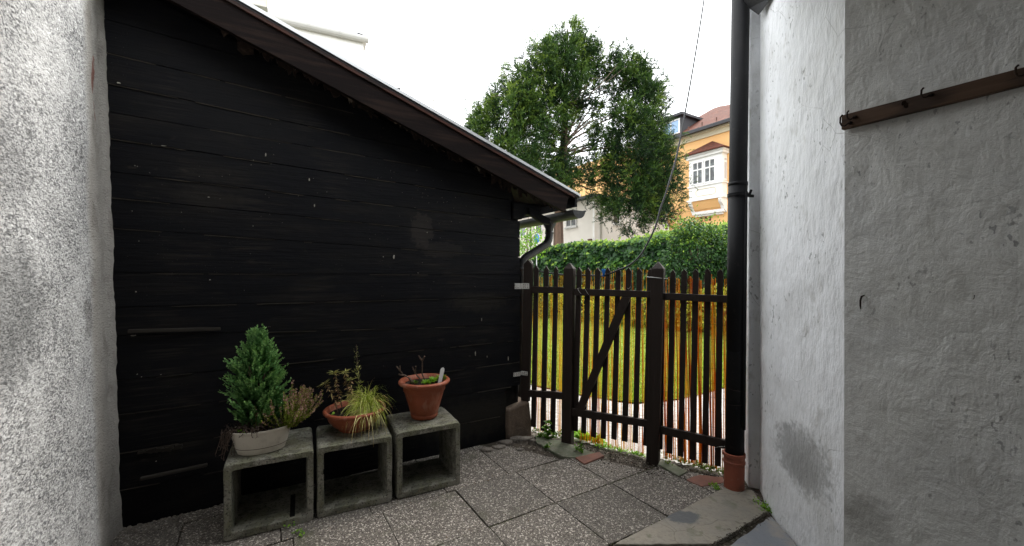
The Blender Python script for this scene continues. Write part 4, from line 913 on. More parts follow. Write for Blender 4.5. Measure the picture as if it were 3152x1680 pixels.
for i, (dx, dy, n, l, tl, th, lb) in enumerate([(.035, -.09, 70, .03, .3, .75, 'bright green succulent rosette at the front of the tall flower pot'), (.075, -.035, 60, .035, .7, 1., 'pale yellow green succulent behind the bright one in the tall flower pot'),
                                       (.125, .005, 50, .04, .05, .4, 'dark green succulent against the right rim of the tall flower pot'), (-.055, -.08, 40, .02, .0, .3, 'low brownish green succulent at the left rim of the tall flower pot')]):
    rosette('succulent', lb, (c3[0]+dx, c3[1]+dy, c3[2]+.272), n, l*.8, l*1.6, .55, M['bright_leaf'] if i < 2 else M['yellow_leaf'], tl, th, 'succulents in the tall flower pot', .4)

# ------------------------------------------------------------------ weeds by the fence and in the joints
def weeds(name, label, pts, per, r0, r1, mt, tlo, thi, cat='weeds', h=.0):
    P_, D_, L_, T_ = [], [], [], []
    for x, y in pts:
        hh = rng.uniform(0, 1)*h; 
        for q in range(per):
            a = rng.uniform(0, 6.28); e = rng.uniform(.1, 1.1); d = np.array([math.cos(a)*math.cos(e), math.sin(a)*math.cos(e), math.sin(e)])
            P_.append(np.array([x, y, hh])+rng.normal(size=3)*.008+np.array([0, 0, .004])); D_.append(d); L_.append(rng.uniform(r0, r1)); T_.append(rng.uniform(tlo, thi))
    D_ = np.array(D_); N_ = np.tile([0, 0, 1.], (len(D_), 1))+rng.normal(size=(len(D_), 3))*.35
    P_ = np.array(P_); P_[:, 2] = np.maximum(P_[:, 2], .004)
    o = leaves(name, mt, P_, D_, N_, np.array(L_), np.array(L_)*.75, np.array(T_), OVAL); return stuff(o)
def spread(uv0, uv1, n, s): a, b = G(*uv0), G(*uv1); return [(a[0]+(b[0]-a[0])*t+rng.normal()*s, a[1]+(b[1]-a[1])*t+rng.normal()*s*.5) for t in rng.uniform(0, 1, n)]
weeds('fence_weeds', '', spread((1768, 1347), (1850, 1368), 110, .03)+spread((1755, 1335), (1800, 1345), 40, .03), 7, .015, .034, M['bright_leaf'], .55, 1, h=.05)
weeds('joint_weeds', '', spread((1840, 1372), (1988, 1408), 120, .018), 5, .008, .020, M['bright_leaf'], .4, 1, h=.015)
weeds('shade_weeds', '', spread((1650, 1345), (1725, 1352), 60, .025)+spread((1775, 1392), (1795, 1400), 14, .02)+spread((1680, 1378), (1688, 1384), 6, .01), 6, .012, .028, M['bright_leaf'], .0, .5, h=.06)
weeds('corner_weeds', '', spread((2080, 1420), (2230, 1462), 120, .03)+spread((2050, 1400), (2060, 1440), 20, .02), 5, .008, .022, M['yellow_leaf'], .0, .5, h=.03)
weeds('crack_weeds', '', spread((2330, 1545), (2368, 1580), 25, .01)+spread((2190, 1490), (2215, 1515), 14, .012)+spread((890, 1625), (932, 1655), 8, .012)+spread((1160, 1545), (1175, 1550), 3, .008), 5, .008, .02, M['bright_leaf'], .2, .8, h=.02)
pl = weeds('tall_weeds', '', spread((1678, 1352), (1690, 1356), 9, .02), 8, .025, .045, M['bright_leaf'], .1, .35, h=.16)
# dry roots and moss in the crack of the stone slabs
m = MB(); a, b = G(2195, 1682), G(2368, 1585)
for k in range(150):
    t = random.uniform(0, 1); x = a[0]+(b[0]-a[0])*t+random.gauss(0, .008); y = a[1]+(b[1]-a[1])*t+random.gauss(0, .008); q = random.uniform(0, 6.28); l = random.uniform(.01, .035)
    m.tube([(x, y, .008), (x+l*.5*math.cos(q), y+l*.5*math.sin(q), .016), (x+l*math.cos(q+.4), y+l*math.sin(q+.4), .010)], .0012, 4)
stuff(m.build('dry_roots', M['soil']))

n = 130; X_ = []; 
while len(X_) < n:
    a = random.uniform(-.6, 2.7); c = random.choice([random.gauss(2.745, .03), random.gauss(2.24, .03), random.gauss(1.74, .02), random.uniform(1.75, 3.2)]); x, y = a*A1[0]+c*C1[0], a*A1[1]+c*C1[1]
    if front(x, y) > .08 and x < 1.55: X_.append((x, y, .008))
d = rng.normal(size=(n, 3)); d[:, 2] *= .15; nr_ = rng.normal(size=(n, 3))*.3+[0, 0, 1]
stuff(leaves('leaf_litter', M['dry_leaf'], X_, d, nr_, rng.uniform(.006, .018, n), rng.uniform(.004, .009, n), rng.uniform(0, 1, n), OVAL))
# ------------------------------------------------------------------ cable sagging from above to the fence
cb = MB(); pts = []
for (u, v, off) in [(1632, 828, .02), (1660, 835, .02), (1689, 840, .022), (1727, 845, .03), (1763, 847, .03), (1810, 847.5, .03), (1845, 849, .02), (1860, 848, .01), (1880, 841, -.01), (1902, 832, -.02), (1926, 822, -.02), (1951, 806, 0), (1978, 776, .03), (2001, 733, .06), (2020, 690, .10), (2033, 642, .15), (2048, 600, .2), (2060, 560, .25), (2085, 470, .4), (2112, 330, .6), (2140, 170, .8), (2167, 0, 1.0), (2195, -200, 1.3)]:
    l = FE.un(u, v, off); w_ = FE.w(l[0], l[1]); pts.append((w_[0], w_[1], l[2]))
# smooth the path
q = [Vector(p) for p in pts]; sm = []
for i in range(len(q)-1):
    p0, p1_, p2_, p3_ = q[max(i-1, 0)], q[i], q[i+1], q[min(i+2, len(q)-1)]
    for t in (0, .25, .5, .75): sm.append(.5*((2*p1_)+(-p0+p2_)*t+(2*p0-5*p1_+4*p2_-p3_)*t*t+(-p0+3*p1_-3*p2_+p3_)*t**3))
cb.tube(sm+[q[-1]], .0078, 7); tag(cb.build('cable', M['cable'], smooth=True), 'black cable sagging down to the picket tops in front of the tree', 'cable')
l = FE.un(1859, 828, .0); w_ = FE.w(l[0], l[1]); m = MB(); m.bar((w_[0]-.012, w_[1], l[2]), (w_[0], w_[1], l[2]-.065), .008, .018, up=(1, 0, 0)); m.bar((w_[0]+.008, w_[1], l[2]), (w_[0], w_[1], l[2]-.065), .008, .012, up=(1, 0, 0))
tag(m.build('clothes_peg', M['blue'], bevel=.001), 'small dark blue clothes peg clipped on the cable between two pickets', 'clothes peg')

# ------------------------------------------------------------------ lawn, borders, ivy hedge
lawn = wavy([(-2.5, 7.2), (.25, 5.87), (.9, 5.32), (1.5, 5.0), (2.1, 5.17), (2.9, 5.67), (6.5, 5.25), (14, 5), (14, 16), (7.5, 11.6), (.3, 18), (-6, 20), (-8, 9)], .03, .3)
m = MB(); m.add([(x, y, -.01) for x, y in lawn], [tuple(range(len(lawn)))]); struct(m.build('lawn', M['lawn']))
n = 42000; Yg = 5.0+(rng.uniform(0, 1, n)**1.6)*12; Xg = Yg*rng.uniform(-.01, .62, n)
pth = lambda x: np.interp(x, [-2.5, .25, .9, 1.5, 2.1, 2.9, 6.5], [7.2, 5.87, 5.32, 5.0, 5.17, 5.67, 5.25])
ok = (Yg > pth(Xg)); Xg, Yg = Xg[ok], Yg[ok]; n = len(Xg)
dg = rng.normal(size=(n, 3))*.45+[0, 0, 1]; stuff(leaves('grass', M['grass'], np.stack([Xg, Yg, np.full(n, -.012)], 1), dg, rand_unit(n), rng.uniform(.03, .075, n), .006+.0010*Yg, np.clip(rng.normal(.5, .25, n), 0, 1), BLADE))
HG = Frame((.33, 17.4), (6.0, -5.55)); HL = 8.6
hd = thing('ivy_hedge', 'long dark green ivy covered wall beyond the lawn', 'hedge', (HG.P[0], HG.P[1], 0), HG.ang)
topv = [(1640, 768), (1700, 757), (1733, 752), (1780, 748), (1830, 745), (1880, 748), (1930, 742), (1980, 730), (2030, 722), (2080, 712), (2150, 700), (2260, 695)]
tx = [HG.un(u, v)[0] for u, v in topv]; tz = [HG.un(u, v)[2] for u, v in topv]
htop = lambda x: np.interp(x, tx, tz)
xs = np.linspace(tx[0]-.1, tx[-1]+3, 60)
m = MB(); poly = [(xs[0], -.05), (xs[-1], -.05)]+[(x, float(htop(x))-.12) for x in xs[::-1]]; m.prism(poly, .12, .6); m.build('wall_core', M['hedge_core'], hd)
def leafwall(n, x0, x1, zf, zt, size, mt, parent, shape=IVY, seed=0, tint=(.45, .22), y0=0., topn=.18, name='leaves', depth=.16):
    X = rng.uniform(x0, x1, n); Zt = zf(X) if callable(zf) else np.full(n, zf); Z = rng.uniform(0, 1, n)
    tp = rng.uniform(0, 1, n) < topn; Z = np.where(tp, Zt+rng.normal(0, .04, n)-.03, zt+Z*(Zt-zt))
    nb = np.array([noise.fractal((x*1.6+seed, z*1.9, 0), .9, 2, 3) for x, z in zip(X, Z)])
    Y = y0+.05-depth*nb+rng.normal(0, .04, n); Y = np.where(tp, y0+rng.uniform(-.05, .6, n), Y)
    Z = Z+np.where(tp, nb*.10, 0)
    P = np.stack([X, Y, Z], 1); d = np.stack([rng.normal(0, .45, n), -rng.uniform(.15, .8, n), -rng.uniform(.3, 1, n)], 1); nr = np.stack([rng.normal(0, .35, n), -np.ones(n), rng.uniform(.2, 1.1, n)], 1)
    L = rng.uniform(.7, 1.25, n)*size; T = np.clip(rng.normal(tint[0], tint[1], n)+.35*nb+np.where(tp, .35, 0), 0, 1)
    return leaves(name, mt, P, d, nr, L, L*.95, T, shape, parent)
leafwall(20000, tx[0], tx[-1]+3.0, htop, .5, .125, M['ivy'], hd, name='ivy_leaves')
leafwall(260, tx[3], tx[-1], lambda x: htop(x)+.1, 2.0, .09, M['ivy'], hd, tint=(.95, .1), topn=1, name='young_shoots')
# flowering border at the foot of the hedge
for i, (u, Y, hgt, rad, lb) in enumerate([(1652, 14.6, 1.0, .8, 'yellow green shrub at the far lawn edge, seen through the narrow panel'), (1800, 13.6, 1.15, 1.1, 'yellow leaved border shrub seen through the left half of the gate'), (1905, 12.6, 1.05, .9, 'yellow leaved border shrub seen through the right half of the gate'),
                                     (2010, 11.9, 1.1, .9, 'yellow green border shrub behind the tall post right of the gate'), (2125, 11.2, 1.1, .8, 'border shrub with yellow leaves behind the middle of the orange reeds'), (2215, 10.6, 1.25, .8, 'yellow shrub behind the reeds nearest the drainpipe')]):
    X = (u-CU)/F*Y; n = 1700; q = rand_unit(n)*rng.uniform(.5, 1, (n, 1))**.5; P = q*[rad, rad*.6, hgt*.5]+[0, 0, hgt*.5]; P[:, 2] = np.maximum(P[:, 2], .03)
    o = thing('border_shrub', lb, 'shrub', (X, Y, -.01), 0, 'shrubs along the far lawn edge')
    leaves('foliage', M['yellow_leaf'], P, q+[0, 0, -.3]+rng.normal(size=(n, 3))*.5, q+rng.normal(size=(n, 3))*.5, rng.uniform(.06, .12, n), rng.uniform(.04, .07, n), np.clip(rng.normal(.5+.1*(i % 3), .28, n), 0, 1), OVAL, o)
    m = MB()
    for k in range(7): a = random.uniform(0, 6.28); m.tube([(0, 0, 0), (rad*.3*math.cos(a), rad*.2*math.sin(a), hgt*.4), (rad*.6*math.cos(a), rad*.4*math.sin(a), hgt*.75)], [.02, .014, .006], 6)
    m.build('stem', M['bark'], o)
# big leafy vine shrub at right of the hedge
vs_ = thing('vine_shrub', 'tall bright leafy shrub climbing over the hedge below the orange house', 'shrub', (D(2150, 800, 11.4)[0], 11.4, 0))
P_, Q_ = [], []
for cx, cz, rx, rz, cnt in [(0, 2.2, .85, .75, 2800), (-.55, 1.75, .5, .6, 1200), (.7, 1.9, .5, .6, 1300), (-.3, 2.78, .34, .30, 500), (.0, 1.2, 1.1, .7, 1800)]:
    q = rand_unit(cnt)*rng.uniform(.4, 1, (cnt, 1))**.4; P_.append(q*[rx, .45, rz]+[cx, 0, cz]); Q_.append(q)
P_ = np.concatenate(P_); Q_ = np.concatenate(Q_); n = len(P_)
leaves('foliage', M['ivy'], P_, Q_*.6+[0, -.2, -.4]+rng.normal(size=(n, 3))*.4, Q_+[0, -.3, .6]+rng.normal(size=(n, 3))*.4, rng.uniform(.07, .13, n), rng.uniform(.03, .05, n), np.clip(.50+.22*(P_[:, 2]-2.0)+rng.normal(0, .2, n), 0, 1), OVAL, vs_)
n = 900; P_ = np.stack([rng.normal(-.1, .5, n), rng.uniform(-.4, .3, n), 2.58+rng.normal(0, .14, n)], 1); P_[:, 2] += np.maximum(0, rng.normal(0, .22, n))
leaves('young_shoots', M['ivy'], P_, rng.normal(size=(n, 3))*.6+[0, 0, .7], rand_unit(n)+[0, -.5, .5], rng.uniform(.06, .1, n), .035, rng.uniform(.8, 1, n), OVAL, vs_)
m = MB()
for k in range(9): a = random.uniform(-1, 1); m.tube([(a*.2, 0, 0), (a*.4, .05, 1.2), (a*.7, 0, 2.3)], [.03, .02, .008], 6)
m.build('stem', M['bark'], vs_)

# ------------------------------------------------------------------ the big conifer
TY = 19.3; tb = (D(1719, 760, TY)[0], TY)
tr = thing('yew_tree', 'tall broad dark green conifer with bare grey inner branches, behind the hedge', 'tree', (tb[0], tb[1], 0))
def tl(u, v, dy=0.): X, Y, Z = D(u, v, TY+dy); return np.array([X-tb[0], dy, Z])
m = MB()
m.tube([tl(1721, 900), tl(1719, 760), tl(1719, 690), tl(1722, 600), tl(1728, 500), tl(1735, 420), tl(1738, 330), tl(1745, 200), tl(1747, 90)], [.30, .25, .22, .20, .17, .13, .10, .06, .03], 12)
m.tube([tl(1722, 640, -.1), tl(1740, 560, -.3), tl(1742, 440, -.4), tl(1745, 350, -.4)], [.12, .1, .08, .04], 8)
m.build('trunk', M['bark'], tr, smooth=True)
m = MB()
def limb(p, q, r, k=7, sag=.2):
    p, q = np.array(p), np.array(q); pts = []
    for t in np.linspace(0, 1, k): pts.append(tuple(p+(q-p)*t+np.array([0, 0, sag*math.sin(math.pi*t)])+rng.normal(size=3)*.05*(t > 0)*(t < 1)))
    m.tube(pts, list(np.linspace(r, r*.25, k)), 6)
for k in range(70):
    v = random.uniform(150, 600); u = 1735+random.uniform(-6, 6); a = random.choice([-1, 1])
    if a > 0: limb(tl(u, max(v, 330)), tl(u+random.uniform(60, 300), max(v, 330)-random.uniform(20, 180)+40, random.uniform(-2, 2)), random.uniform(.02, .05), sag=random.uniform(-.3, .3))
    else: limb(tl(u, v), tl(u-random.uniform(60, 230), v-random.uniform(-40, 90), random.uniform(-2, 2)), random.uniform(.02, .04), sag=random.uniform(-.2, .4))
for (a, b) in [((1742, 440), (1835, 200)), ((1745, 430), (1910, 285)), ((1742, 450), (1950, 330)), ((1745, 400), (1870, 225)), ((1740, 470), (1960, 400)), ((1742, 430), (1885, 350)), ((1738, 460), (1850, 300)), ((1740, 480), (1920, 460)), ((1738, 420), (1600, 330)), ((1735, 470), (1570, 460)), ((1735, 540), (1900, 520)), ((1733, 560), (1850, 600)), ((1742, 380), (1800, 250)), ((1730, 550), (1620, 560))]:
    limb(tl(*a, -.2), tl(b[0], b[1], random.uniform(-1.2, .2)), .055, sag=.15)
m.build('limb', M['limb'], tr)
# foliage blobs (pixel centre, radii in px, depth radius m, count, tint)
blobs = [(1800, 330, 45, 60, 1.0, 26, .5), (1850, 400, 60, 50, 1.2, 34, .42), (1890, 460, 60, 50, 1.2, 44, .42), (1820, 470, 60, 45, 1.2, 30, .5), (1885, 330, 45, 60, 1.0, 34, .40), (1780, 420, 45, 50, 1.0, 22, .5), (1830, 240, 50, 45, 1.0, 26, .5), (1900, 240, 40, 50, 1., 34, .42), (1765, 520, 60, 45, 1.2, 30, .5),
         (1747, 120, 34, 48, .9, 40, .45), (1750, 175, 75, 80, 1.7, 150, .45), (1700, 210, 90, 100, 2.2, 190, .45), (1640, 270, 100, 90, 2.4, 190, .48), (1590, 330, 95, 100, 2.6, 190, .58), (1530, 400, 80, 105, 2.4, 150, .5), (1490, 400, 48, 85, 1.5, 80, .45),
         (1560, 470, 120, 90, 2.8, 220, .58), (1625, 430, 85, 90, 2.8, 170, .60), (1690, 340, 80, 95, 2.4, 160, .45), (1770, 240, 80, 90, 1.8, 130, .38), (1825, 165, 55, 55, 1.3, 60, .42), (1870, 195, 38, 50, 1., 38, .42), (1640, 520, 120, 60, 2.6, 160, .5), (1700, 570, 80, 50, 2.2, 70, .45), (1750, 330, 40, 50, 1.4, 30, .45),
         (1925, 225, 55, 60, 1.5, 90, .40), (1975, 260, 60, 60, 1.6, 100, .42), (1960, 340, 75, 80, 2.2, 150, .34), (2010, 330, 45, 90, 1.5, 90, .4), (1950, 440, 80, 80, 2.4, 170, .32), (2020, 440, 55, 80, 1.8, 110, .35), (2050, 500, 55, 75, 1.6, 100, .40), (1980, 540, 100, 85, 2.4, 220, .36), (1930, 610, 80, 60, 2.0, 120, .42), (2040, 600, 60, 75, 1.8, 120, .42), (1990, 650, 80, 50, 1.6, 90, .4), (1955, 690, 30, 38, .8, 26, .38), (1900, 540, 60, 70, 1.6, 70, .45), (1860, 560, 60, 50, 1.4, 36, .55), (1790, 600, 60, 38, 1.4, 30, .5), (1870, 640, 40, 30, 1.0, 30, .45), (1800, 540, 60, 40, 1.4, 30, .45), (1870, 460, 50, 50, 1.4, 24, .4)]
P_, D_, N_, L_, T_ = [], [], [], [], []
for (u, v, ru, rv, rd, cnt, tn) in blobs:
    cl = []
    for k in range(int(cnt*1.7)):
        if k % 7 == 0:
            q = nrm(rng.normal(size=3)); q[1] = -abs(q[1]) if rng.random() < .7 else q[1]; s = rng.uniform(.3, .93)**.55
            c0 = tl(u+q[0]*ru*s, v-q[2]*rv*s, q[1]*rd*s); tone0 = tn-.02+rng.normal()*.22
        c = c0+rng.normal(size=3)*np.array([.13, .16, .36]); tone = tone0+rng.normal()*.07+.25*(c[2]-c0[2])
        out = np.array([q[0], q[1]*.6, 0]); ns = 4
        for b in range(ns):            # each spray: a few drooping twigs
            d = nrm(out*rng.uniform(.2, .8)+rng.normal(size=3)*.28+np.array([0, 0, rng.uniform(.0, 1.1)])); p = c.copy(); Ls = rng.uniform(.25, .5); m_ = 9
            for j in range(m_):
                p = p+d*Ls/m_; d = nrm(d+np.array([0, 0, -.09])); 
                for sgn in (-1, 1):
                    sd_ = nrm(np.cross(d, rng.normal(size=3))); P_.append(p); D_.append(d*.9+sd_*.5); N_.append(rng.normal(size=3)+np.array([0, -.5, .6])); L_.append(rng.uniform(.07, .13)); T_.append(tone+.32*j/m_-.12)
L_ = np.array(L_); print('yew leaves', len(L_))
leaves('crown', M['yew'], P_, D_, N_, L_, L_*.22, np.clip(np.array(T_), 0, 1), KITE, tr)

# small light tree at the shed corner, pole and blue bundle
st = thing('young_tree', 'slender young tree with thin light leaves, in the gap below the shed gutter', 'tree', (D(1622, 760, 11)[0], 11, 0))
m = MB(); m.tube([(0, 0, -.05), (.02, 0, 1.5), (0, 0, 2.4), (.05, 0, 3.2)], [.03, .025, .018, .006], 7)
for k in range(12): a = random.uniform(0, 6.28); z = random.uniform(1.7, 2.9); m.tube([(0, 0, z), (.3*math.cos(a), .3*math.sin(a), z+.15), (.55*math.cos(a), .55*math.sin(a), z+.2)], [.01, .007, .003], 5)
m.build('trunk', M['limb'], st)
n = 620; q = rand_unit(n)*rng.uniform(.3, 1, (n, 1)); P_ = q*[.55, .5, .55]+[.03, 0, 2.35]
leaves('crown', M['bright_leaf'], P_, q*.3+[0, 0, -.4]+rng.normal(size=(n, 3))*.5, rand_unit(n)+[0, -.3, .8], rng.uniform(.05, .09, n), .04, rng.uniform(.05, .7, n), OVAL, st)
x, y, z = D(1633, 758, 15); m = MB(); m.tube([(0, 0, -.05), (0, 0, 3.4)], .03, 8); o = m.build('metal_pole', M['gutter']); o.location = (x, y, 0); tag(o, 'thin grey pole beside the young tree, beyond the hedge end', 'pole')
x, y, z = D(1652, 734, 15); o = thing('folded_parasol', 'folded bright blue parasol seen under the shed gutter', 'parasol', (x, y, 0))
m = MB(); m.tube([(0, 0, -.05), (0, 0, z+.2)], .02, 8); m.build('pole', M['metal_edge'], o)
m = MB(); m.lathe([(.03, -.16), (.08, -.12), (.10, .02), (.085, .1), (.03, .17)], 9, (0, 0, z), 1, .8); m.build('canopy', M['blue'], o)

# ------------------------------------------------------------------ houses
OR = Frame((12.77, 24.0), (.535, -.845))     # facade of the orange house, x toward the camera
oh = thing('orange_house', 'orange rendered house with white bay window and red tiled roof, behind the tree', 'house', (OR.P[0], OR.P[1], 0), OR.ang)
zc1 = OR.un(2253, 379)[2]; zc0 = OR.un(2253, 400)[2]
XL = OR.un(2030, 430)[0]
m = MB(); m.box(XL, 4.5, 0, 9.5, -.1, zc0); m.build('wall', M['orange_render'], oh)
m = MB(); m.box(-17, XL-.002, .15, 8, -.1, zc0+.9); m.build('side_wing', M['orange_render'], oh)
m = MB(); m.prism([(XL-.1, zc0), (4.6, zc0), (4.6, zc1), (XL-.1, zc1)], -.10, 9.6); m.box(XL-.2, 4.7, -.28, 9.7, zc1-.12, zc1-.002); m.build('cornice', M['cream'], oh)
m = MB(); zr0 = zc1+.02; zrid = zc1+3.3
XA = OR.un(2193, 334, 4.5)[0]; zrid = OR.un(2193, 334, 4.5)[2]
v = [(XL-.6, -.55, zr0), (5.1, -.55, zr0), (5.1, 9.5, zr0), (XL-.6, 9.5, zr0), (XA, 4.5, zrid), (XA+.5, 4.5, zrid)]
m.add(v, [(0, 1, 5, 4), (1, 2, 5), (2, 3, 4, 5), (3, 0, 4), (3, 2, 1, 0)])
rf = m.build('roof', M['roof_tile'], oh)
m = MB(); m.box(XL-.7, 5.2, -.68, -.56, zr0-.10, zr0+.06); m.tube([(XL-.7, -.62, zr0+.06), (5.2, -.62, zr0+.06)], .06, 8); m.build('gutter', M['dark_roof'], oh)
for x in np.arange(-3, 4, .95): m = MB(); m.box(x, x+.05, .2, .26, zr0+.52, zr0+.72); m.build('snow_hook', M['brown_frame'], rf)
# dormer
a = OR.un(2050, 417, .2); b = OR.un(2092, 417, .2); zt_ = OR.un(2092, 357, .2)[2]
m = MB(); m.box(a[0]-.5, b[0]+.12, .25, 4.2, zr0+.2, zt_); dm = m.build('dormer', M['dark_roof'], rf)
m = MB(); m.box(a[0]-.7, b[0]+.35, -.05, 4.4, zt_, zt_+.16); m.build('dormer_roof', M['dark_roof'], rf)
def window(parent, x0, x1, z0, z1, y, mull=1, trans=.62, fr=.09, gm='glass', fm='white_paint', side=None):
    m = MB(); d = .05
    m.box(x0, x1, y-d, y, z0, z0+fr); m.box(x0, x1, y-d, y, z1-fr, z1); m.box(x0, x0+fr, y-d, y, z0+fr, z1-fr); m.box(x1-fr, x1, y-d, y, z0+fr, z1-fr)
    for k in range(mull): xx = x0+(x1-x0)*(k+1)/(mull+1); m.box(xx-fr*.35, xx+fr*.35, y-d+.004, y, z0+fr, z1-fr)
    if trans: zz = z0+(z1-z0)*trans; m.box(x0+fr, x1-fr, y-d+.002, y, zz-fr*.5, zz+fr*.5)
    o = m.build('window', M[fm], parent)
    m = MB(); m.box(x0+fr, x1-fr, y-.012, y-.004, z0+fr, z1-fr); m.build('pane', M[gm], o); return o
window(oh, a[0]-.3, b[0], OR.un(2080, 412, .2)[2], zt_-.12, .245, 1, 0, .08, 'sky_glass')
# bay window
BO = -.5; L0 = OR.un(2121, 500, BO)[0]; L1 = OR.un(2223, 500, BO)[0]
z_top = OR.un(2223, 467, BO)[2]; z_sill = OR.un(2223, 558, BO)[2]; z_bot = OR.un(2223, 603, BO)[2]; z_cor = OR.un(2223, 655, BO)[2]
m = MB(); m.box(L0, L1, BO, -.002, z_bot, z_top); bay = m.build('bay_window', M['white_paint'], oh)
for bx in (((L0-.12, L1+.12, BO-.12, 0, z_top-.02, z_top+.12), (L0-.18, L1+.18, BO-.2, 0, z_top+.12, z_top+.26)), ((L0-.07, L1+.07, BO-.07, 0, z_sill-.04, z_sill+.03),), ((L0-.1, L1+.1, BO-.1, 0, z_bot-.06, z_bot+.04),)):
    m = MB()
    for q in bx: m.box(*q)
    m.build('moulding', M['white_paint'], bay)
W3 = (L1-L0); 
for f0, f1 in ((.13, .43), (.50, .80)):
    xa, xb = L0+W3*f0, L0+W3*f1; window(oh, xa-.05, xb+.05, z_sill+.08, z_top-.22, BO-.001, 1, .64, .08)
m = MB()   # side window of the bay
m.box(L1, L1+.04, BO+.1, -.06, z_sill+.1, z_top-.25); sw = m.build('side_window', M['white_paint'], bay)
m = MB(); m.box(L1+.041, L1+.046, BO+.16, -.12, z_sill+.2, z_sill+1.15); m.box(L1+.041, L1+.046, BO+.16, -.12, z_sill+1.27, z_top-.33); m.build('pane', M['curtain'], sw)
m = MB(); xa, xb, za, zb = L0+W3*.22, L0+W3*.82, z_bot+.22, z_sill-.22; c_ = .12   # raised panel outline
pl_ = [(xa+c_, za), (xb-c_, za), (xb, za+c_), (xb, zb-c_), (xb-c_, zb), (xa+c_, zb), (xa, zb-c_), (xa, za+c_)]
for i in range(8): p, q = pl_[i], pl_[(i+1) % 8]; m.bar((p[0], BO-.012, p[1]), (q[0], BO-.012, q[1]), .03, .03, up=(0, 1, 0))
m.build('panel_frame', M['cream'], bay)
m = MB()   # coved underside with two scroll brackets
cv = [(0, z_bot-.06), (BO, z_bot-.06), (BO+.06, z_bot-.25), (BO*.6, z_bot-.55), (BO*.25, z_cor+.28), (0, z_cor+.2)]
m.add([(L0+.12, y, z) for y, z in cv]+[(L1-.12, y, z) for y, z in cv], [tuple(range(6)), tuple(range(11, 5, -1))]+[(i, 6+i, 6+(i+1) % 6, (i+1) % 6) for i in range(6)]); m.build('cove', M['orange_render'], bay)
m = MB()
for x in (L0+.0, L1-.2):
    cv2 = [(0, z_bot-.06), (BO-.05, z_bot-.06), (BO-.10, z_bot-.16), (BO-.04, z_bot-.32), (BO*.7, z_bot-.5), (BO*.55, z_cor+.28), (BO*.2, z_cor+.15), (0, z_cor+.1)]
    m.add([(x, y, z) for y, z in cv2]+[(x+.2, y, z) for y, z in cv2], [tuple(range(8)), tuple(range(15, 7, -1))]+[(i, 8+i, 8+(i+1) % 8, (i+1) % 8) for i in range(8)])
m.box(L0+.05, L1-.05, BO*.55, 0, z_cor+.12, z_cor+.30); m.box(L0+.2, L1-.2, BO*.35, 0, z_cor, z_cor+.125)
m.build('bracket', M['white_paint'], bay)
m = MB(); ze = z_top+.262; zp = OR.un(2188, 434, -.05)[2]; xm = (L0+L1)/2+.15
m.add([(L0-.3, BO-.35, ze), (L1+.3, BO-.35, ze), (L1+.3, 0, ze), (L0-.3, 0, ze), (xm, -.0, zp), (L0-.3, BO-.35, ze-.05), (L1+.3, BO-.35, ze-.05), (L1+.3, 0, ze-.05), (L0-.3, 0, ze-.05)], [(0, 1, 4), (1, 2, 4), (2, 3, 4), (3, 0, 4), (0, 5, 6, 1), (1, 6, 7, 2), (8, 7, 6, 5), (3, 8, 5, 0)]); m.build('bay_roof', M['roof_tile'], bay)
# lower windows and small vent slots
for x in (-7.5, -10.5): window(oh, x, x+1.1, 5.2, 7.0, -.002, 1, .6, .09)
p = OR.un(2177, 672); m = MB()
for k in range(3): m.box(p[0]-.45+k*.28, p[0]-.30+k*.28, -.012, -.002, p[2]-.16, p[2]+.12)
m.build('vent_slot', M['brown_frame'], oh)
# white wing in front of it
WH = Frame((4.75, 24.0), (.848, .53))
wh = thing('white_house', 'low white house wing with dark flat roof, between the tree trunk and the orange house', 'house', (WH.P[0], WH.P[1], 0), WH.ang)
m = MB(); m.box(0, 6.6, 0, 12, -.1, 5.9); m.build('wall', M['white_house'], wh)
m = MB(); m.box(-.5, 6.5, -.5, 12.5, 5.9, 6.05); m.build('roof', M['dark_roof'], wh)
m = MB(); m.tube([(-.04, -.04, 0), (-.04, -.04, 5.9)], .05, 8); m.build('downpipe', M['white_paint'], wh)
m = MB(); m.box(.55, 1.4, -.14, -.002, 0, 5.6); m.build('chimney_breast', M['white_house'], wh)
def wun(f, u, v, off=0.): return f.un(u, v, off)
a, b = WH.un(1861, 690), WH.un(1908, 690); zb = WH.un(1861, 688)[2]; window(wh, a[0], b[0], zb, zb+1.25, -.002, 1, 0, .08)
m = MB(); m.box(a[0]-.06, b[0]+.06, -.1, -.003, zb-.07, zb-.001); m.build('sill', M['pale_roof'], wh)
# windows on its left side face (x=0 plane, facing -x)
def side_x(u):   # depth along y on x=0 plane for pixel column u
    q = (u-CU)/F; n_ = WH.n; P = WH.P; return (P[0]-q*P[1])/(q*n_[1]-n_[0])
y0, y1 = side_x(1776), side_x(1743); k = WH.P[1]+WH.n[1]*y0; zt2, zb2 = CH-(640-CV)/F*k, CH-(696-CV)/F*k
m = MB(); fr_ = .08
for (ya, yb, za, zb_) in ((y0, y1, zb2, zb2+fr_), (y0, y1, zt2-fr_, zt2), (y0, y0+fr_, zb2+fr_, zt2-fr_), (y1-fr_, y1, zb2+fr_, zt2-fr_), ((y0+y1)/2-.04, (y0+y1)/2+.04, zb2+fr_, zt2-fr_)): m.box(-.05, 0-.001, ya, yb, za, zb_)
w2 = m.build('window', M['pale_roof'], wh); m = MB(); m.box(-.014, -.004, y0+fr_, y1-fr_, zb2+fr_, zt2-fr_); m.build('pane', M['glass'], w2)
m = MB(); m.box(-.14, -.003, y0-.08, y1+.08, zb2-.08, zb2-.001); m.build('sill', M['pale_roof'], wh)
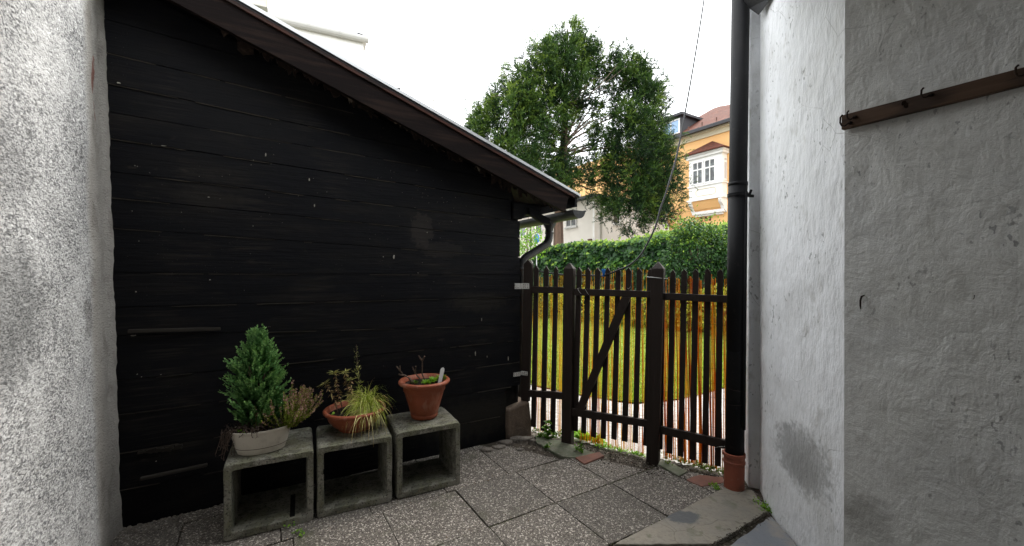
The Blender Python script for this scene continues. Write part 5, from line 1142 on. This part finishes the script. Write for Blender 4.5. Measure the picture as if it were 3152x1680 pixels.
y0, y1 = side_x(1823), side_x(1813); k = WH.P[1]+WH.n[1]*y0; m = MB(); m.box(-.12, -.001, y0, y1, CH-(752-CV)/F*k, CH-(735-CV)/F*k); m.build('meter_box', M['brown_frame'], wh)
for yy in (5.0, 7.0): m = MB(); m.box(-.05, -.001, yy, yy+.8, 4.2, 5.3); w3 = m.build('window', M['white_paint'], wh); m = MB(); m.box(-.056, -.051, yy+.08, yy+.72, 4.28, 5.22); m.build('pane', M['glass'], w3)
a, b = WH.un(2042, 687), WH.un(2057, 687); zt3 = a[2]; zb3 = WH.un(2042, 728)[2]; window(wh, a[0], b[0], zb3, zt3, -.002, 0, .5, .07, 'brown_frame')
# pale block up at left, mostly hidden by the shed roof
TB = Frame((D(1119, 121, 24)[0], 24.0), (.90, .43))
tbk = thing('tall_house', 'tall whitish house with metal gutter whose top corner shows above the shed roof', 'house', (TB.P[0], TB.P[1], 0), TB.ang)
zt = TB.un(1119, 128)[2]
m = MB(); m.box(-13, 0, 0, 9, -.1, zt); m.build('wall', M['white_paint'], tbk)
m = MB(); m.box(-13.1, .03, -.03, -.001, zt-1.95, zt-1.85); m.box(-13, -5.9+0*1, -.02, -.001, zt-1.9, zt); m.box(-6.0, -5.88, -.05, -.001, zt-1.84, zt); m.build('cornice', M['pale_roof'], tbk)
m = MB(); m.tube([(-13.3, -.2, zt+.05), (.25, -.2, zt+.05)], .19, 12)
for x in np.arange(-12.5, 0, 1.6): m.tube([(x, -.2, zt+.05), (x+.08, -.2, zt+.05)], .22, 12)
m.build('gutter', M['pale_roof'], tbk)
m = MB(); m.add([(-13.3, -.1, zt+.1), (.2, -.1, zt+.1), (.2, 9.1, zt+.1), (-13.3, 9.1, zt+.1), (-9, 4.5, zt+.6), (-4, 4.5, zt+.6)], [(0, 1, 5, 4), (1, 2, 5), (2, 3, 4, 5), (3, 0, 4)]); m.build('roof', M['pale_roof'], tbk)
m = MB(); m.box(-.32, .0, .3, .7, zt+.1, zt+.62); m.build('chimney', M['dark_roof'], tbk)
# low wing of it carrying vent cap and aerial
m = MB(); x0 = TB.un(1180, 300)[0]; x1_ = TB.un(1400, 300)[0]; zw = 9.0; m.box(.0, x1_+.5, .5, 6, -.1, zw); m.build('low_wing', M['white_house'], tbk)
p = TB.un(1226, 276, 2.); m = MB(); m.tube([(p[0], 2, zw), (p[0], 2, p[2]-.08)], .05, 8); m.lathe([(.11, -.08), (.08, -.02), (.15, .05), (.16, .08)], 12, (p[0], 2, p[2]), closed=True); m.build('vent_cap', M['gutter'], tbk)
p = TB.un(1334, 304, 2.); m = MB(); m.tube([(p[0], 2, zw), (p[0], 2, p[2])], .035, 6); m.tube([(p[0]-.04, 2, p[2]-.05), (p[0]+.12, 2, p[2]-.12)], .05, 6); m.tube([(p[0]-.04, 2, p[2]-.6), (p[0]+.12, 2, p[2]-.56)], .04, 6); m.build('aerial', M['pale_roof'], tbk)
x, y, z = D(784, 2, 14); sg = thing('roof_light', 'beige box lamp on a metal stalk, above the shed roof by the upper edge', 'lamp', (x, y, 0), R(25))
m = MB(); m.box(-.5, .36, -.15, .15, z-.19, z+.3); m.build('housing', M['cream'], sg, bevel=.01); m = MB(); m.box(-.52, .38, -.16, .16, z-.215, z-.19); m.box(.36, .385, -.16, .16, z-.19, z+.3); m.build('rim', M['pale_roof'], sg)
m = MB(); m.tube([(.08, 0, -.05), (.08, 0, z-.215)], .05, 8); m.tube([(.08, 0, z-.42), (.08, 0, z-.22)], [.13, .07], 8); m.build('stalk', M['pale_roof'], sg)
